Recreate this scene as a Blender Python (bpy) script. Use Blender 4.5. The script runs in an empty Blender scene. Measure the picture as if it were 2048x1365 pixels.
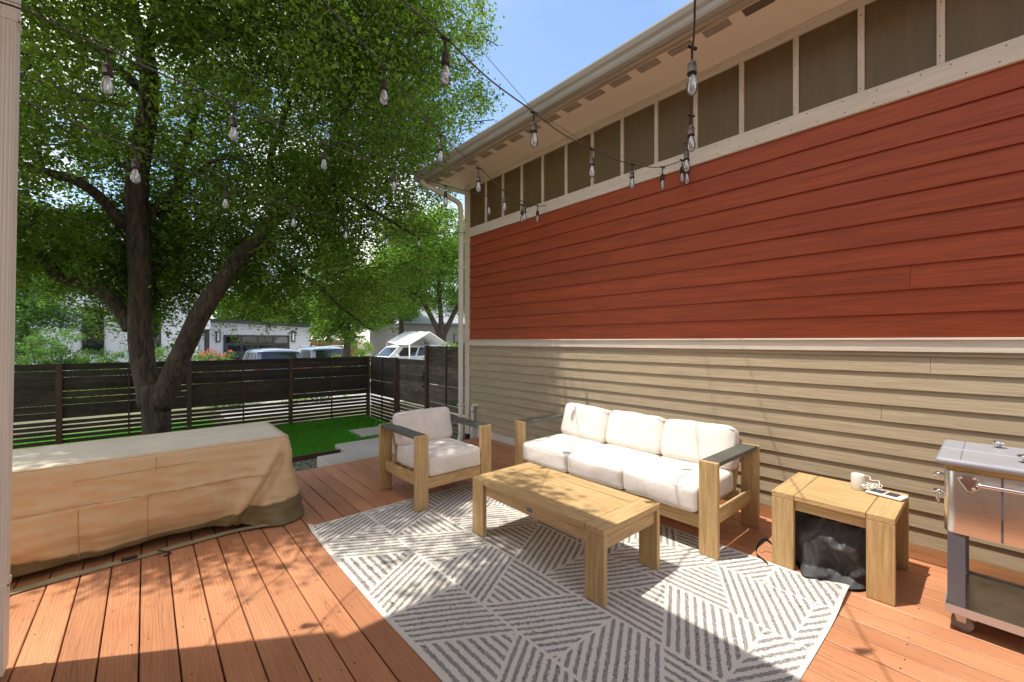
import bpy, bmesh, math, random
import numpy as np
from mathutils import Vector, Matrix, noise
R = math.radians
random.seed(7); rng = np.random.default_rng(7)
C = bpy.context.scene.collection
SC = bpy.context.scene

# ------------------------------------------------------------------ camera, sky, sun, exposure
CAM_H = 1.45
cd = bpy.data.cameras.new('camera'); cam = bpy.data.objects.new('camera', cd); C.objects.link(cam)
cd.sensor_width = 36.0; cd.lens = 36.0 * 840 / 2048; cd.clip_start = 0.05; cd.clip_end = 3000
YAW = math.atan(733 / 840)
cam.location = (0, 0, CAM_H); cam.rotation_euler = (R(90), 0, -YAW)
SC.camera = cam

SUN_A, SUN_B = .282, -.178                      # shadow shift in x and y per metre of height
w = bpy.data.worlds.new('World'); SC.world = w; w.use_nodes = True
nt = w.node_tree; N = nt.nodes; L = nt.links
for n in list(N): N.remove(n)
out = N.new('ShaderNodeOutputWorld'); bg = N.new('ShaderNodeBackground')
sky = N.new('ShaderNodeTexSky'); sky.sky_type = 'NISHITA'; sky.sun_disc = False
sky.sun_elevation = math.atan(1 / math.hypot(SUN_A, SUN_B)); sky.sun_rotation = math.atan2(-SUN_A, -SUN_B)
sky.air_density = 1.0; sky.dust_density = .8; sky.ozone_density = 1.2
tc = N.new('ShaderNodeTexCoord')
mp = N.new('ShaderNodeMapping'); mp.inputs['Scale'].default_value = (1, 1, 2.0); mp.inputs['Location'].default_value = (.62, .1, .2)
cn = N.new('ShaderNodeTexNoise'); cn.inputs['Scale'].default_value = 2.2; cn.inputs['Detail'].default_value = 7; cn.inputs['Roughness'].default_value = .58
cr = N.new('ShaderNodeValToRGB'); cr.color_ramp.elements[0].position = .44; cr.color_ramp.elements[1].position = .60
mx = N.new('ShaderNodeMix'); mx.data_type = 'RGBA'
mx.inputs['B'].default_value = (8.4, 8.0, 7.4, 1)
L.new(tc.outputs['Generated'], mp.inputs['Vector']); L.new(mp.outputs[0], cn.inputs['Vector']); L.new(cn.outputs['Fac'], cr.inputs['Fac'])
# warm cloud put in for fill light, cleared over the eave where blue shows
dv = N.new('ShaderNodeVectorMath'); dv.operation = 'DOT_PRODUCT'; dv.inputs[1].default_value = Vector((.60, .54, .62)).normalized(); L.new(tc.outputs['Generated'], dv.inputs[0])
br = N.new('ShaderNodeMapRange'); br.interpolation_type = 'SMOOTHSTEP'; br.inputs['From Min'].default_value = .86; br.inputs['From Max'].default_value = .965; br.inputs['To Min'].default_value = 1; br.inputs['To Max'].default_value = .04
L.new(dv.outputs['Value'], br.inputs['Value'])
cm = N.new('ShaderNodeMath'); cm.operation = 'MULTIPLY'; L.new(cr.outputs['Color'], cm.inputs[0]); L.new(br.outputs[0], cm.inputs[1])
L.new(cm.outputs[0], mx.inputs['Factor']); L.new(sky.outputs[0], mx.inputs['A']); L.new(mx.outputs['Result'], bg.inputs['Color'])
bg.inputs['Strength'].default_value = .15
L.new(bg.outputs[0], out.inputs['Surface'])

sd = bpy.data.lights.new('sun', 'SUN'); sd.energy = 2.85; sd.angle = R(.53); sd.color = (1, .95, .87)
so = bpy.data.objects.new('sun', sd); C.objects.link(so)
so.rotation_euler = Vector((SUN_A, SUN_B, -1)).to_track_quat('-Z', 'Y').to_euler(); so.location = (-6, 4, 20)
SC.view_settings.view_transform = 'Standard'; SC.view_settings.look = 'None'
SC.view_settings.exposure = .98; SC.view_settings.gamma = 1

# ------------------------------------------------------------------ the camera's own mathematics, for measuring the photograph
CS, CC = math.sin(YAW), math.cos(YAW)
def at(u, v, t):                                   # photo pixel (2048 wide) at forward distance t -> world point
    r = (u - 1024) / 840; up = (682.5 - v) / 840
    return Vector(((CS + r * CC) * t, (CC - r * CS) * t, CAM_H + up * t))

# ------------------------------------------------------------------ materials
MATS = {}
def nodes_of(name):
    m = bpy.data.materials.new(name); m.use_nodes = True
    n = m.node_tree.nodes; b = n['Principled BSDF']
    return m, n, m.node_tree.links, b
def c4(c, k=1.0): return (min(c[0]*k, 1), min(c[1]*k, 1), min(c[2]*k, 1), 1)

def mat(name, col, rough=.6, var=.18, scale=3, stretch=(1, 1, 1), fine=0, fine_scale=80, bump=0, metal=0, spec=.5, island=.0, col2=None, dist=.0, detail=5, island_tone=0, coat=0):
    """noise-varied colour, second finer noise for bump; stretch lays the grain along an axis"""
    if name in MATS: return MATS[name]
    m, n, l, b = nodes_of(name)
    t = n.new('ShaderNodeTexCoord'); mp = n.new('ShaderNodeMapping'); mp.inputs['Scale'].default_value = stretch
    vec = t.outputs['Object']
    if island:
        g = n.new('ShaderNodeNewGeometry'); mul = n.new('ShaderNodeMath'); mul.operation = 'MULTIPLY'; mul.inputs[1].default_value = island
        add = n.new('ShaderNodeVectorMath'); add.operation = 'ADD'
        l.new(g.outputs['Random Per Island'], mul.inputs[0]); l.new(vec, add.inputs[0]); l.new(mul.outputs[0], add.inputs[1]); vec = add.outputs[0]
    l.new(vec, mp.inputs['Vector'])
    no = n.new('ShaderNodeTexNoise'); no.inputs['Scale'].default_value = scale; no.inputs['Detail'].default_value = detail; no.inputs['Distortion'].default_value = dist
    l.new(mp.outputs[0], no.inputs['Vector'])
    ra = n.new('ShaderNodeValToRGB'); e = ra.color_ramp.elements
    e[0].position = .32; e[1].position = .68
    e[0].color = c4(col2) if col2 else c4(col, 1 - var); e[1].color = c4(col, 1 + var)
    l.new(no.outputs['Fac'], ra.inputs['Fac'])
    colout = ra.outputs['Color']
    nf = n.new('ShaderNodeTexNoise'); nf.inputs['Scale'].default_value = fine_scale; nf.inputs['Detail'].default_value = 4; nf.inputs['Distortion'].default_value = dist
    l.new(mp.outputs[0], nf.inputs['Vector'])
    if fine:
        hs = n.new('ShaderNodeMapRange'); hs.inputs['From Min'].default_value = .3; hs.inputs['From Max'].default_value = .7
        hs.inputs['To Min'].default_value = 1 - fine; hs.inputs['To Max'].default_value = 1 + fine
        l.new(nf.outputs['Fac'], hs.inputs['Value'])
        mm = n.new('ShaderNodeVectorMath'); mm.operation = 'SCALE'; l.new(colout, mm.inputs[0]); l.new(hs.outputs[0], mm.inputs['Scale']); colout = mm.outputs[0]
    if island_tone:
        g2 = n.new('ShaderNodeNewGeometry'); hr = n.new('ShaderNodeMapRange'); hr.inputs['To Min'].default_value = 1 - island_tone; hr.inputs['To Max'].default_value = 1 + island_tone
        l.new(g2.outputs['Random Per Island'], hr.inputs['Value'])
        m3 = n.new('ShaderNodeVectorMath'); m3.operation = 'SCALE'; l.new(colout, m3.inputs[0]); l.new(hr.outputs[0], m3.inputs['Scale']); colout = m3.outputs[0]
    l.new(colout, b.inputs['Base Color'])
    if bump:
        bu = n.new('ShaderNodeBump'); bu.inputs['Strength'].default_value = bump; bu.inputs['Distance'].default_value = .004
        l.new(nf.outputs['Fac'], bu.inputs['Height']); l.new(bu.outputs[0], b.inputs['Normal'])
    b.inputs['Roughness'].default_value = rough; b.inputs['Metallic'].default_value = metal; b.inputs['Specular IOR Level'].default_value = spec
    b.inputs['Coat Weight'].default_value = coat
    MATS[name] = m; return m

def leafmat(name, col, col2, trans=.45):
    m, n, l, b = nodes_of(name)
    g = n.new('ShaderNodeNewGeometry'); ra = n.new('ShaderNodeValToRGB')
    ra.color_ramp.elements[0].color = c4(col); ra.color_ramp.elements[1].color = c4(col2)
    l.new(g.outputs['Random Per Island'], ra.inputs['Fac']); l.new(ra.outputs[0], b.inputs['Base Color'])
    b.inputs['Roughness'].default_value = .42; b.inputs['Specular IOR Level'].default_value = .35
    tr = n.new('ShaderNodeBsdfTranslucent'); mu = n.new('ShaderNodeMix'); mu.data_type = 'RGBA'; mu.blend_type = 'MULTIPLY'; mu.inputs['Factor'].default_value = 1
    mu.inputs['B'].default_value = (2.0, 2.1, .75, 1); l.new(ra.outputs[0], mu.inputs['A']); l.new(mu.outputs['Result'], tr.inputs['Color'])
    mi = n.new('ShaderNodeMixShader'); mi.inputs[0].default_value = trans
    l.new(b.outputs[0], mi.inputs[1]); l.new(tr.outputs[0], mi.inputs[2]); l.new(mi.outputs[0], n['Material Output'].inputs['Surface'])
    return m

def glassmat(name, tint=(1, 1, 1), base=.08, rough=.02):
    m, n, l, b = nodes_of(name); n.remove(b)
    t = n.new('ShaderNodeBsdfTransparent'); t.inputs[0].default_value = c4(tint)
    g = n.new('ShaderNodeBsdfGlossy'); g.inputs['Roughness'].default_value = rough
    f = n.new('ShaderNodeFresnel'); f.inputs[0].default_value = 1.5
    a = n.new('ShaderNodeMath'); a.operation = 'ADD'; a.inputs[1].default_value = base; a.use_clamp = True
    mi = n.new('ShaderNodeMixShader'); l.new(f.outputs[0], a.inputs[0]); l.new(a.outputs[0], mi.inputs[0])
    df = n.new('ShaderNodeBsdfTranslucent'); df.inputs[0].default_value = (.9, .9, .92, 1); m0 = n.new('ShaderNodeMixShader'); m0.inputs[0].default_value = .32; l.new(t.outputs[0], m0.inputs[1]); l.new(df.outputs[0], m0.inputs[2])
    l.new(m0.outputs[0], mi.inputs[1]); l.new(g.outputs[0], mi.inputs[2]); l.new(mi.outputs[0], n['Material Output'].inputs['Surface'])
    return m

def woodmat(name, axis, col, col2, rough=.55, freq=60, bump=.2, island=13.0, tone=.13):
    st = [freq] * 3; st['xyz'.index(axis)] = freq * .06
    return mat(name, col, rough, scale=1.0, stretch=st, fine=.12, fine_scale=4, bump=bump, col2=col2, island=island, dist=.6, island_tone=tone)

SID_G = (1.2, 2.4, 26)
M = {}
M['red'] = mat('red_siding_paint', (.318, .061, .021), .55, .12, 1.6, (2, .7, 14), .17, 3.2, .7, spec=.3, island=17, dist=1.2, island_tone=.05)
M['tan'] = mat('tan_siding_paint', (.355, .278, .178), .6, .07, 1.6, (2, .9, 14), .11, 3.4, .6, island=17, dist=1.2, island_tone=.03)
M['trim'] = mat('cream_trim_paint', (.62, .535, .44), .6, .06, 2, (2, 1.2, 18), .05, 3, .5, dist=.8)
M['trimv'] = mat('cream_batten_paint', (.60, .50, .40), .6, .08, 2, (14, 14, 2), .06, 3, .4, dist=.8)
M['panel'] = mat('brown_panel_paint', (.120, .076, .024), .5, .09, 1.5, (10, 10, .8), .08, 4, .5, dist=.8, island=9)
M['soffit'] = mat('soffit_paint', (.78, .67, .54), .65, .04, .7)
M['fascia'] = mat('fascia_wood', (.36, .29, .21), .6, .2, 2, (14, 1, 14), .15, 3, .4, dist=.8)
M['gutter'] = mat('gutter_metal', (.36, .335, .30), .42, .10, 1.2, (3, .6, 3), .05, 6, 0, spec=.5)
M['pipe'] = mat('downspout_paint', (.72, .655, .57), .42, .05, 2, (6, 6, .6))
M['skirt'] = mat('stained_skirt_board', (.40, .20, .09), .6, .2, 2, (3, .8, 12), .1, 4, .3)
M['concrete'] = mat('concrete', (.54, .49, .42), .85, .13, 2.2, fine=.10, fine_scale=50, bump=.4)
M['vent'] = mat('vent_mesh', (.13, .10, .075), .6, .1, 20)
M['roof'] = mat('roof_shingle', (.12, .11, .10), .9, .2, 8, fine=.2, fine_scale=30)
M['bark'] = mat('bark', (.066, .048, .034), .9, .6, 1.0, (14, 14, 2.6), .38, 3.2, 1.0, dist=1.6)
M['bark'].node_tree.nodes['Bump'].inputs['Distance'].default_value = .02
M['leaf'] = leafmat('tree_leaf', (.056, .102, .018), (.155, .232, .044), .56)
M['leaf_far'] = leafmat('far_leaf', (.075, .15, .025), (.16, .26, .05), .5)
M['leaf_shrub'] = leafmat('shrub_leaf', (.06, .13, .045), (.12, .21, .07), .45)
M['flower'] = leafmat('red_flower', (.55, .06, .05), (.65, .16, .14), .3)
def patchy(m):
    n = m.node_tree.nodes; l = m.node_tree.links; b = n['Principled BSDF']; src = b.inputs['Base Color'].links[0].from_socket
    t = n.new('ShaderNodeTexCoord'); o = n.new('ShaderNodeTexNoise'); o.inputs['Scale'].default_value = 2.2; o.inputs['Detail'].default_value = 4; l.new(t.outputs['Object'], o.inputs['Vector'])
    r = n.new('ShaderNodeValToRGB'); r.color_ramp.elements[0].position = .36; r.color_ramp.elements[1].position = .6; r.color_ramp.elements[0].color = (1.3, .75, .8, 1); r.color_ramp.elements[1].color = (1, 1, 1, 1); l.new(o.outputs['Fac'], r.inputs['Fac'])
    q = n.new('ShaderNodeMix'); q.data_type = 'RGBA'; q.blend_type = 'MULTIPLY'; q.inputs['Factor'].default_value = 1; l.new(src, q.inputs['A']); l.new(r.outputs[0], q.inputs['B']); l.new(q.outputs['Result'], b.inputs['Base Color'])
    return m
M['grass'] = leafmat('grass_blade', (.045, .22, .018), (.10, .34, .035), .5); patchy(M['grass'])
M['soil'] = mat('lawn_soil', (.035, .11, .018), .95, .3, 6, fine=.3, fine_scale=40, bump=.3)
M['earth'] = mat('far_ground', (.115, .115, .055), .95, .45, 1.2, fine=.2, fine_scale=20)
M['gravel'] = mat('gravel', (.27, .23, .18), .9, .3, 30, fine=.35, fine_scale=120, bump=1, island_tone=.35)
M['fence'] = mat('dark_fence_boards', (.040, .029, .021), .75, .35, 1.5, (2.5, 2.5, 14), .25, 4, .4, island=11, island_tone=.35, dist=.7)  # dark brown boards; shade of the backlit side is put into this colour
M['fence2'] = mat('weathered_fence', (.105, .082, .066), .8, .45, 1.3, (2.5, 2.0, 9), .3, 5, .4, island=11, island_tone=.35, dist=.9)
M['post'] = mat('rust_brown_steel', (.075, .036, .022), .55, .2, 6)
M['wx'] = woodmat('teak_grain_x', 'x', (.51, .345, .158), (.42, .265, .110))
M['wy'] = woodmat('teak_grain_y', 'y', (.51, .345, .158), (.42, .265, .110))
M['wz'] = woodmat('teak_grain_z', 'z', (.51, .345, .158), (.42, .265, .110))
M['arm'] = mat('grey_sling_cover', (.085, .085, .068), .55, .15, 6, fine=.1, fine_scale=300, bump=.3)
M['cush'] = mat('cream_canvas', (.74, .67, .60), .85, .06, 4, fine=.05, fine_scale=30, bump=.35, detail=6)
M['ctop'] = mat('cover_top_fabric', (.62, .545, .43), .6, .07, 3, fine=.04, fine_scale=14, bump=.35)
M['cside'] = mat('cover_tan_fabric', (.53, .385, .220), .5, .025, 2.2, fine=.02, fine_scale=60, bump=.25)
M['chem'] = mat('cover_olive_fabric', (.15, .115, .05), .6, .1, 4, fine=.05, fine_scale=10, bump=.4)
M['cseam'] = mat('cover_seam', (.40, .26, .12), .6)
M['cstrap'] = mat('cover_strap', (.24, .20, .115), .65)
M['black'] = mat('black_webbing', (.015, .015, .016), .7)
M['bag'] = mat('black_coated_fabric', (.05, .048, .047), .58, .2, 4, fine=.1, fine_scale=40, bump=.3)
M['steel'] = mat('brushed_steel', (.74, .70, .66), .30, .06, 2, (2, .4, 40), .05, 6, .03, metal=1)
M['chrome'] = mat('chrome', (.8, .8, .8), .08, .02, metal=1)
M['zinc'] = mat('zinc_plate', (.55, .55, .56), .35, .05, metal=.7)
M['shelf'] = mat('shelf_steel', (.36, .34, .29), .28, .25, 4, fine=.1, fine_scale=20, metal=1)  # darkened so the brownish reflection sits in the base colour
M['lid'] = mat('grey_painted_steel', (.30, .30, .33), .35, .06, 5)
M['legm'] = mat('dark_grey_steel', (.115, .115, .135), .4, .1, 5)
M['gold'] = mat('yellowed_foam', (.50, .33, .12), .6)
M['rubber'] = mat('grey_rubber', (.20, .18, .17), .6)
M['cable'] = mat('brown_rubber_cable', (.055, .042, .034), .6)
M['wire'] = mat('thin_steel_wire', (.12, .11, .10), .5, metal=.5)
M['socket'] = mat('brown_socket', (.045, .032, .025), .75, .25, 40, spec=.2)
M['bulb'] = glassmat('bulb_glass', (.97, .97, .97), .14, .05)
M['filament'] = mat('filament_support', (.75, .72, .66), .4)
M['white'] = mat('white_plastic', (.80, .78, .72), .4, .03)
M['pvc'] = mat('pvc_pipe', (.55, .52, .50), .4, .05)
M['solar'] = mat('solar_cell', (.04, .04, .06), .2, .1, 20)
M['stucco'] = mat('white_stucco', (.72, .74, .80), .85, .04, 1, fine=.04, fine_scale=30, bump=.2)
M['darkmetal'] = mat('dark_bronze_metal', (.035, .037, .045), .45)
M['doorglass'] = mat('dark_window_glass', (.012, .015, .017), .04, .2, 1, spec=.9)
M['lampglass'] = mat('frosted_lamp_glass', (.75, .75, .75), .3)
M['blue'] = mat('grey_blue_car_paint', (.09, .12, .17), .25, .05, 2, coat=.8)
M['silver'] = mat('pale_blue_car_paint', (.17, .20, .25), .25, .05, 2, coat=.8)
M['carwhite'] = mat('white_car_paint', (.78, .79, .80), .25, .02, 2, coat=.8)
M['tyre'] = mat('tyre_rubber', (.02, .02, .02), .8)
M['taillight'] = mat('red_lamp_lens', (.35, .02, .015), .2)
M['tarp'] = mat('white_tarpaulin', (.80, .80, .82), .5, .03, 2)
M['cedar'] = mat('cedar_boards', (.33, .16, .07), .7, .2, 2, (2, 2, 14), .1, 4, .2, island=9, island_tone=.15)
M['greywall'] = mat('grey_siding', (.30, .29, .27), .8, .08, 2, (1, 1, 8))
M['greyroof'] = mat('grey_metal_roof', (.34, .36, .40), .5, .08, 2)
M['litter'] = mat('dry_leaf', (.42, .25, .09), .8, .3, 5, island_tone=.4)
M['drive'] = mat('driveway_concrete', (.33, .31, .29), .9, .08, 2)
M['nail'] = mat('nail_head', (.06, .03, .02), .6)

def deckmat():
    m, n, l, b = nodes_of('deck_stain')
    t = n.new('ShaderNodeTexCoord'); g = n.new('ShaderNodeNewGeometry')
    mul = n.new('ShaderNodeMath'); mul.operation = 'MULTIPLY'; mul.inputs[1].default_value = 37
    add = n.new('ShaderNodeVectorMath'); add.operation = 'ADD'
    l.new(g.outputs['Random Per Island'], mul.inputs[0]); l.new(t.outputs['Object'], add.inputs[0]); l.new(mul.outputs[0], add.inputs[1])
    def noi(stretch, scale, detail=5, dist=0.0):
        mp = n.new('ShaderNodeMapping'); mp.inputs['Scale'].default_value = stretch; l.new(add.outputs[0], mp.inputs['Vector'])
        o = n.new('ShaderNodeTexNoise'); o.inputs['Scale'].default_value = scale; o.inputs['Detail'].default_value = detail; o.inputs['Distortion'].default_value = dist
        l.new(mp.outputs[0], o.inputs['Vector']); return o
    big = noi((1, 1, 1), 1.7, 4)
    grain = noi((55, 2.0, 55), 1.0, 4, 1.0)
    # growth rings: wave bands bent by noise, like plain-sawn boards
    mpw = n.new('ShaderNodeMapping'); mpw.inputs['Scale'].default_value = (1, .10, 1); l.new(add.outputs[0], mpw.inputs['Vector'])
    wv = n.new('ShaderNodeTexWave'); wv.bands_direction = 'X'; wv.inputs['Scale'].default_value = 22; wv.inputs['Distortion'].default_value = 9; wv.inputs['Detail'].default_value = 2; wv.inputs['Detail Scale'].default_value = 1.2
    l.new(mpw.outputs[0], wv.inputs['Vector'])
    crack = noi((30, .9, 30), 1.0, 2, .8)
    def ramp(src, stops):
        r = n.new('ShaderNodeValToRGB'); e = r.color_ramp.elements
        e[0].position, e[0].color = stops[0][0], (stops[0][1],) * 3 + (1,); e[1].position, e[1].color = stops[-1][0], (stops[-1][1],) * 3 + (1,)
        for p, v in stops[1:-1]:
            k = e.new(p); k.color = (v, v, v, 1)
        l.new(src, r.inputs['Fac']); return r.outputs['Color']
    base = n.new('ShaderNodeValToRGB'); base.color_ramp.elements[0].color = (.44, .182, .084, 1); base.color_ramp.elements[1].color = (.54, .248, .124, 1)
    base.color_ramp.elements[0].position = .3; base.color_ramp.elements[1].position = .7
    l.new(big.outputs['Fac'], base.inputs['Fac'])
    col = base.outputs['Color']
    for f in (ramp(grain.outputs['Fac'], [(.3, .91), (.7, 1.05)]), ramp(wv.outputs['Fac'], [(.0, .88), (.25, 1.0), (1, 1.02)]), ramp(crack.outputs['Fac'], [(.494, 1), (.5, .55), (.506, 1)])):
        q = n.new('ShaderNodeMix'); q.data_type = 'RGBA'; q.blend_type = 'MULTIPLY'; q.inputs['Factor'].default_value = 1
        l.new(col, q.inputs['A']); l.new(f, q.inputs['B']); col = q.outputs['Result']
    hr = n.new('ShaderNodeMapRange'); hr.inputs['To Min'].default_value = .85; hr.inputs['To Max'].default_value = 1.09; l.new(g.outputs['Random Per Island'], hr.inputs['Value'])
    sc = n.new('ShaderNodeVectorMath'); sc.operation = 'SCALE'; l.new(col, sc.inputs[0]); l.new(hr.outputs[0], sc.inputs['Scale'])
    l.new(sc.outputs[0], b.inputs['Base Color'])
    bu = n.new('ShaderNodeBump'); bu.inputs['Strength'].default_value = .35; bu.inputs['Distance'].default_value = .003
    l.new(wv.outputs['Fac'], bu.inputs['Height']); l.new(bu.outputs[0], b.inputs['Normal'])
    b.inputs['Roughness'].default_value = .5; b.inputs['Specular IOR Level'].default_value = .35
    return m
M['deck'] = deckmat()

def rugmat():
    m, n, l, b = nodes_of('woven_rug')
    a = n.new('ShaderNodeAttribute'); a.attribute_name = 'stripe'
    t = n.new('ShaderNodeTexCoord')
    n1 = n.new('ShaderNodeTexNoise'); n1.inputs['Scale'].default_value = 95; n1.inputs['Detail'].default_value = 3
    n2 = n.new('ShaderNodeTexNoise'); n2.inputs['Scale'].default_value = 260; n2.inputs['Detail'].default_value = 2
    n3 = n.new('ShaderNodeTexNoise'); n3.inputs['Scale'].default_value = 2.0
    for k in (n1, n2, n3): l.new(t.outputs['Object'], k.inputs['Vector'])
    m1 = n.new('ShaderNodeMath'); m1.operation = 'MULTIPLY_ADD'; m1.inputs[1].default_value = 3.6; m1.inputs[2].default_value = -1.95; l.new(n1.outputs['Fac'], m1.inputs[0])
    s1 = n.new('ShaderNodeMath'); s1.operation = 'ADD'; l.new(a.outputs['Fac'], s1.inputs[0]); l.new(m1.outputs[0], s1.inputs[1])
    mr = n.new('ShaderNodeMapRange'); mr.inputs['From Min'].default_value = -.12; mr.inputs['From Max'].default_value = .12; l.new(s1.outputs[0], mr.inputs['Value'])
    dk = n.new('ShaderNodeValToRGB'); dk.color_ramp.elements[0].color = (.040, .040, .044, 1); dk.color_ramp.elements[1].color = (.42, .39, .36, 1)
    dk.color_ramp.elements[0].position = .41; dk.color_ramp.elements[1].position = .55; l.new(n2.outputs['Fac'], dk.inputs['Fac'])
    lt = n.new('ShaderNodeValToRGB'); lt.color_ramp.elements[0].color = (.58, .53, .46, 1); lt.color_ramp.elements[1].color = (.70, .65, .575, 1); l.new(n3.outputs['Fac'], lt.inputs['Fac'])
    mi = n.new('ShaderNodeMix'); mi.data_type = 'RGBA'; l.new(mr.outputs[0], mi.inputs['Factor']); l.new(lt.outputs[0], mi.inputs['A']); l.new(dk.outputs[0], mi.inputs['B'])
    l.new(mi.outputs['Result'], b.inputs['Base Color'])
    bu = n.new('ShaderNodeBump'); bu.inputs['Strength'].default_value = .5; bu.inputs['Distance'].default_value = .003; l.new(n2.outputs['Fac'], bu.inputs['Height']); l.new(bu.outputs[0], b.inputs['Normal'])
    b.inputs['Roughness'].default_value = .95; b.inputs['Specular IOR Level'].default_value = .1
    return m
M['rug'] = rugmat()

# ------------------------------------------------------------------ builders
def tag(o, label=None, cat=None, group=None, kind=None):
    if label: o['label'] = label
    if cat: o['category'] = cat
    if group: o['group'] = group
    if kind: o['kind'] = kind
    return o
def empty(name, loc=(0, 0, 0), label=None, cat=None, group=None):
    o = bpy.data.objects.new(name, None); C.objects.link(o); o.location = loc; o.empty_display_size = .1
    return tag(o, label, cat, group)

class MB:
    def __init__(s): s.v = []; s.f = []; s.sm = []
    def add(s, vs, fs, smooth=False):
        k = len(s.v); s.v += [tuple(p) for p in vs]; s.f += [tuple(i + k for i in f) for f in fs]; s.sm += [smooth] * len(fs)
    def box(s, x0, x1, y0, y1, z0, z1):
        s.hexa([(x0, y0, z0), (x1, y0, z0), (x1, y1, z0), (x0, y1, z0), (x0, y0, z1), (x1, y0, z1), (x1, y1, z1), (x0, y1, z1)]); return s
    def hexa(s, p):
        s.add(p, [(0, 3, 2, 1), (4, 5, 6, 7), (0, 1, 5, 4), (1, 2, 6, 5), (2, 3, 7, 6), (3, 0, 4, 7)]); return s
    def tube(s, pts, rad, n=8, cap=True, smooth=True):
        pts = [Vector(p) for p in pts]; m = len(pts)
        rad = rad if hasattr(rad, '__len__') else [rad] * m
        t0 = (pts[1] - pts[0]).normalized(); up = Vector((0, 0, 1)) if abs(t0.z) < .9 else Vector((1, 0, 0))
        a = t0.cross(up).normalized(); vs = []
        for i, p in enumerate(pts):
            t = (pts[min(i + 1, m - 1)] - pts[max(i - 1, 0)])
            t = t.normalized() if t.length > 1e-9 else t0
            a = (a - t * a.dot(t)); a = a.normalized() if a.length > 1e-6 else t.orthogonal().normalized()
            b = t.cross(a)
            for k in range(n):
                an = 2 * math.pi * k / n; vs.append(p + (a * math.cos(an) + b * math.sin(an)) * rad[i])
        fs = [(i * n + k, i * n + (k + 1) % n, (i + 1) * n + (k + 1) % n, (i + 1) * n + k) for i in range(m - 1) for k in range(n)]
        s.add(vs, fs, smooth)
        if cap:
            s.add(vs[:n], [tuple(range(n - 1, -1, -1))]); s.add(vs[-n:], [tuple(range(n))])
        return s
    def lathe(s, prof, c=(0, 0, 0), n=16, smooth=True, axis='z'):
        vs = []
        for r, z in prof:
            for k in range(n):
                a = 2 * math.pi * k / n; p = (r * math.cos(a), r * math.sin(a), z)
                if axis == 'x': p = (p[2], p[0], p[1])
                if axis == 'y': p = (p[1], p[2], p[0])
                vs.append((p[0] + c[0], p[1] + c[1], p[2] + c[2]))
        m = len(prof)
        s.add(vs, [(i * n + k, i * n + (k + 1) % n, (i + 1) * n + (k + 1) % n, (i + 1) * n + k) for i in range(m - 1) for k in range(n)], smooth)
        if prof[0][0] > 1e-6: s.add(vs[:n], [tuple(range(n - 1, -1, -1))])
        if prof[-1][0] > 1e-6: s.add(vs[-n:], [tuple(range(n))])
        return s
    def prism(s, poly, axis, a, b):
        def P(p, t):
            return (t, p[0], p[1]) if axis == 'x' else ((p[0], t, p[1]) if axis == 'y' else (p[0], p[1], t))
        n = len(poly); vs = [P(p, a) for p in poly] + [P(p, b) for p in poly]
        s.add(vs, [tuple(range(n - 1, -1, -1)), tuple(range(n, 2 * n))] + [(i, (i + 1) % n, n + (i + 1) % n, n + i) for i in range(n)]); return s
    def build(s, name, m, parent=None, bevel=0, seg=2, loc=None):
        me = bpy.data.meshes.new(name); me.from_pydata(s.v, [], s.f); me.update()
        me.polygons.foreach_set('use_smooth', s.sm)
        b = bmesh.new(); b.from_mesh(me); bmesh.ops.remove_doubles(b, verts=b.verts, dist=1e-5)
        bmesh.ops.recalc_face_normals(b, faces=b.faces); b.to_mesh(me); b.free()
        o = bpy.data.objects.new(name, me); C.objects.link(o); me.materials.append(m)
        if parent:
            o.parent = parent; o.location = -parent.location if loc is None else loc
        elif loc: o.location = loc
        if bevel:
            md = o.modifiers.new('bevel', 'BEVEL'); md.width = bevel; md.segments = seg; md.limit_method = 'ANGLE'
        return o
def box(name, m, parent, x0, x1, y0, y1, z0, z1, bevel=.003, seg=2):
    return MB().box(x0, x1, y0, y1, z0, z1).build(name, m, parent, bevel, seg)
def catmull(pts, k=6):
    pts = [Vector(p) for p in pts]; q = [2 * pts[0] - pts[1]] + pts + [2 * pts[-1] - pts[-2]]; r = []
    for i in range(1, len(q) - 2):
        for j in range(k):
            t = j / k; a, b, c, d = q[i - 1], q[i], q[i + 1], q[i + 2]
            r.append(.5 * ((2 * b) + (c - a) * t + (2 * a - 5 * b + 4 * c - d) * t * t + (3 * b - a - 3 * c + d) * t ** 3))
    r.append(pts[-1]); return r
def npmesh(name, V, F, m, parent=None, smooth=False):
    me = bpy.data.meshes.new(name); nf, k = F.shape
    me.vertices.add(len(V)); me.vertices.foreach_set('co', V.astype(np.float32).ravel())
    me.loops.add(nf * k); me.loops.foreach_set('vertex_index', F.astype(np.int32).ravel())
    me.polygons.add(nf); me.polygons.foreach_set('loop_start', np.arange(0, nf * k, k, dtype=np.int32)); me.polygons.foreach_set('loop_total', np.full(nf, k, dtype=np.int32))
    me.polygons.foreach_set('use_smooth', np.full(nf, smooth)); me.update(calc_edges=True)
    o = bpy.data.objects.new(name, me); C.objects.link(o); me.materials.append(m)
    if parent: o.parent = parent; o.location = -parent.location
    return o
def struct(o): o['kind'] = 'structure'; return o
def N3(p, s=1.0, o=0.0): return noise.noise(Vector((p[0] * s + o, p[1] * s + o * .7, p[2] * s - o)))

# ------------------------------------------------------------------ ground, lawn, deck, path
me = MB(); me.box(-400, 400, -400, 400, -1.2, -.50); struct(me.build('ground', M['earth']))
me = MB(); me.box(-5.2, 3.86, 5.12, 9.50, -.60, -.30); struct(me.build('lawn', M['soil']))
me = MB(); me.box(1.5, 16.0, 12.5, 33.6, -.55, -.490); struct(me.build('driveway', M['drive']))

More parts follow.
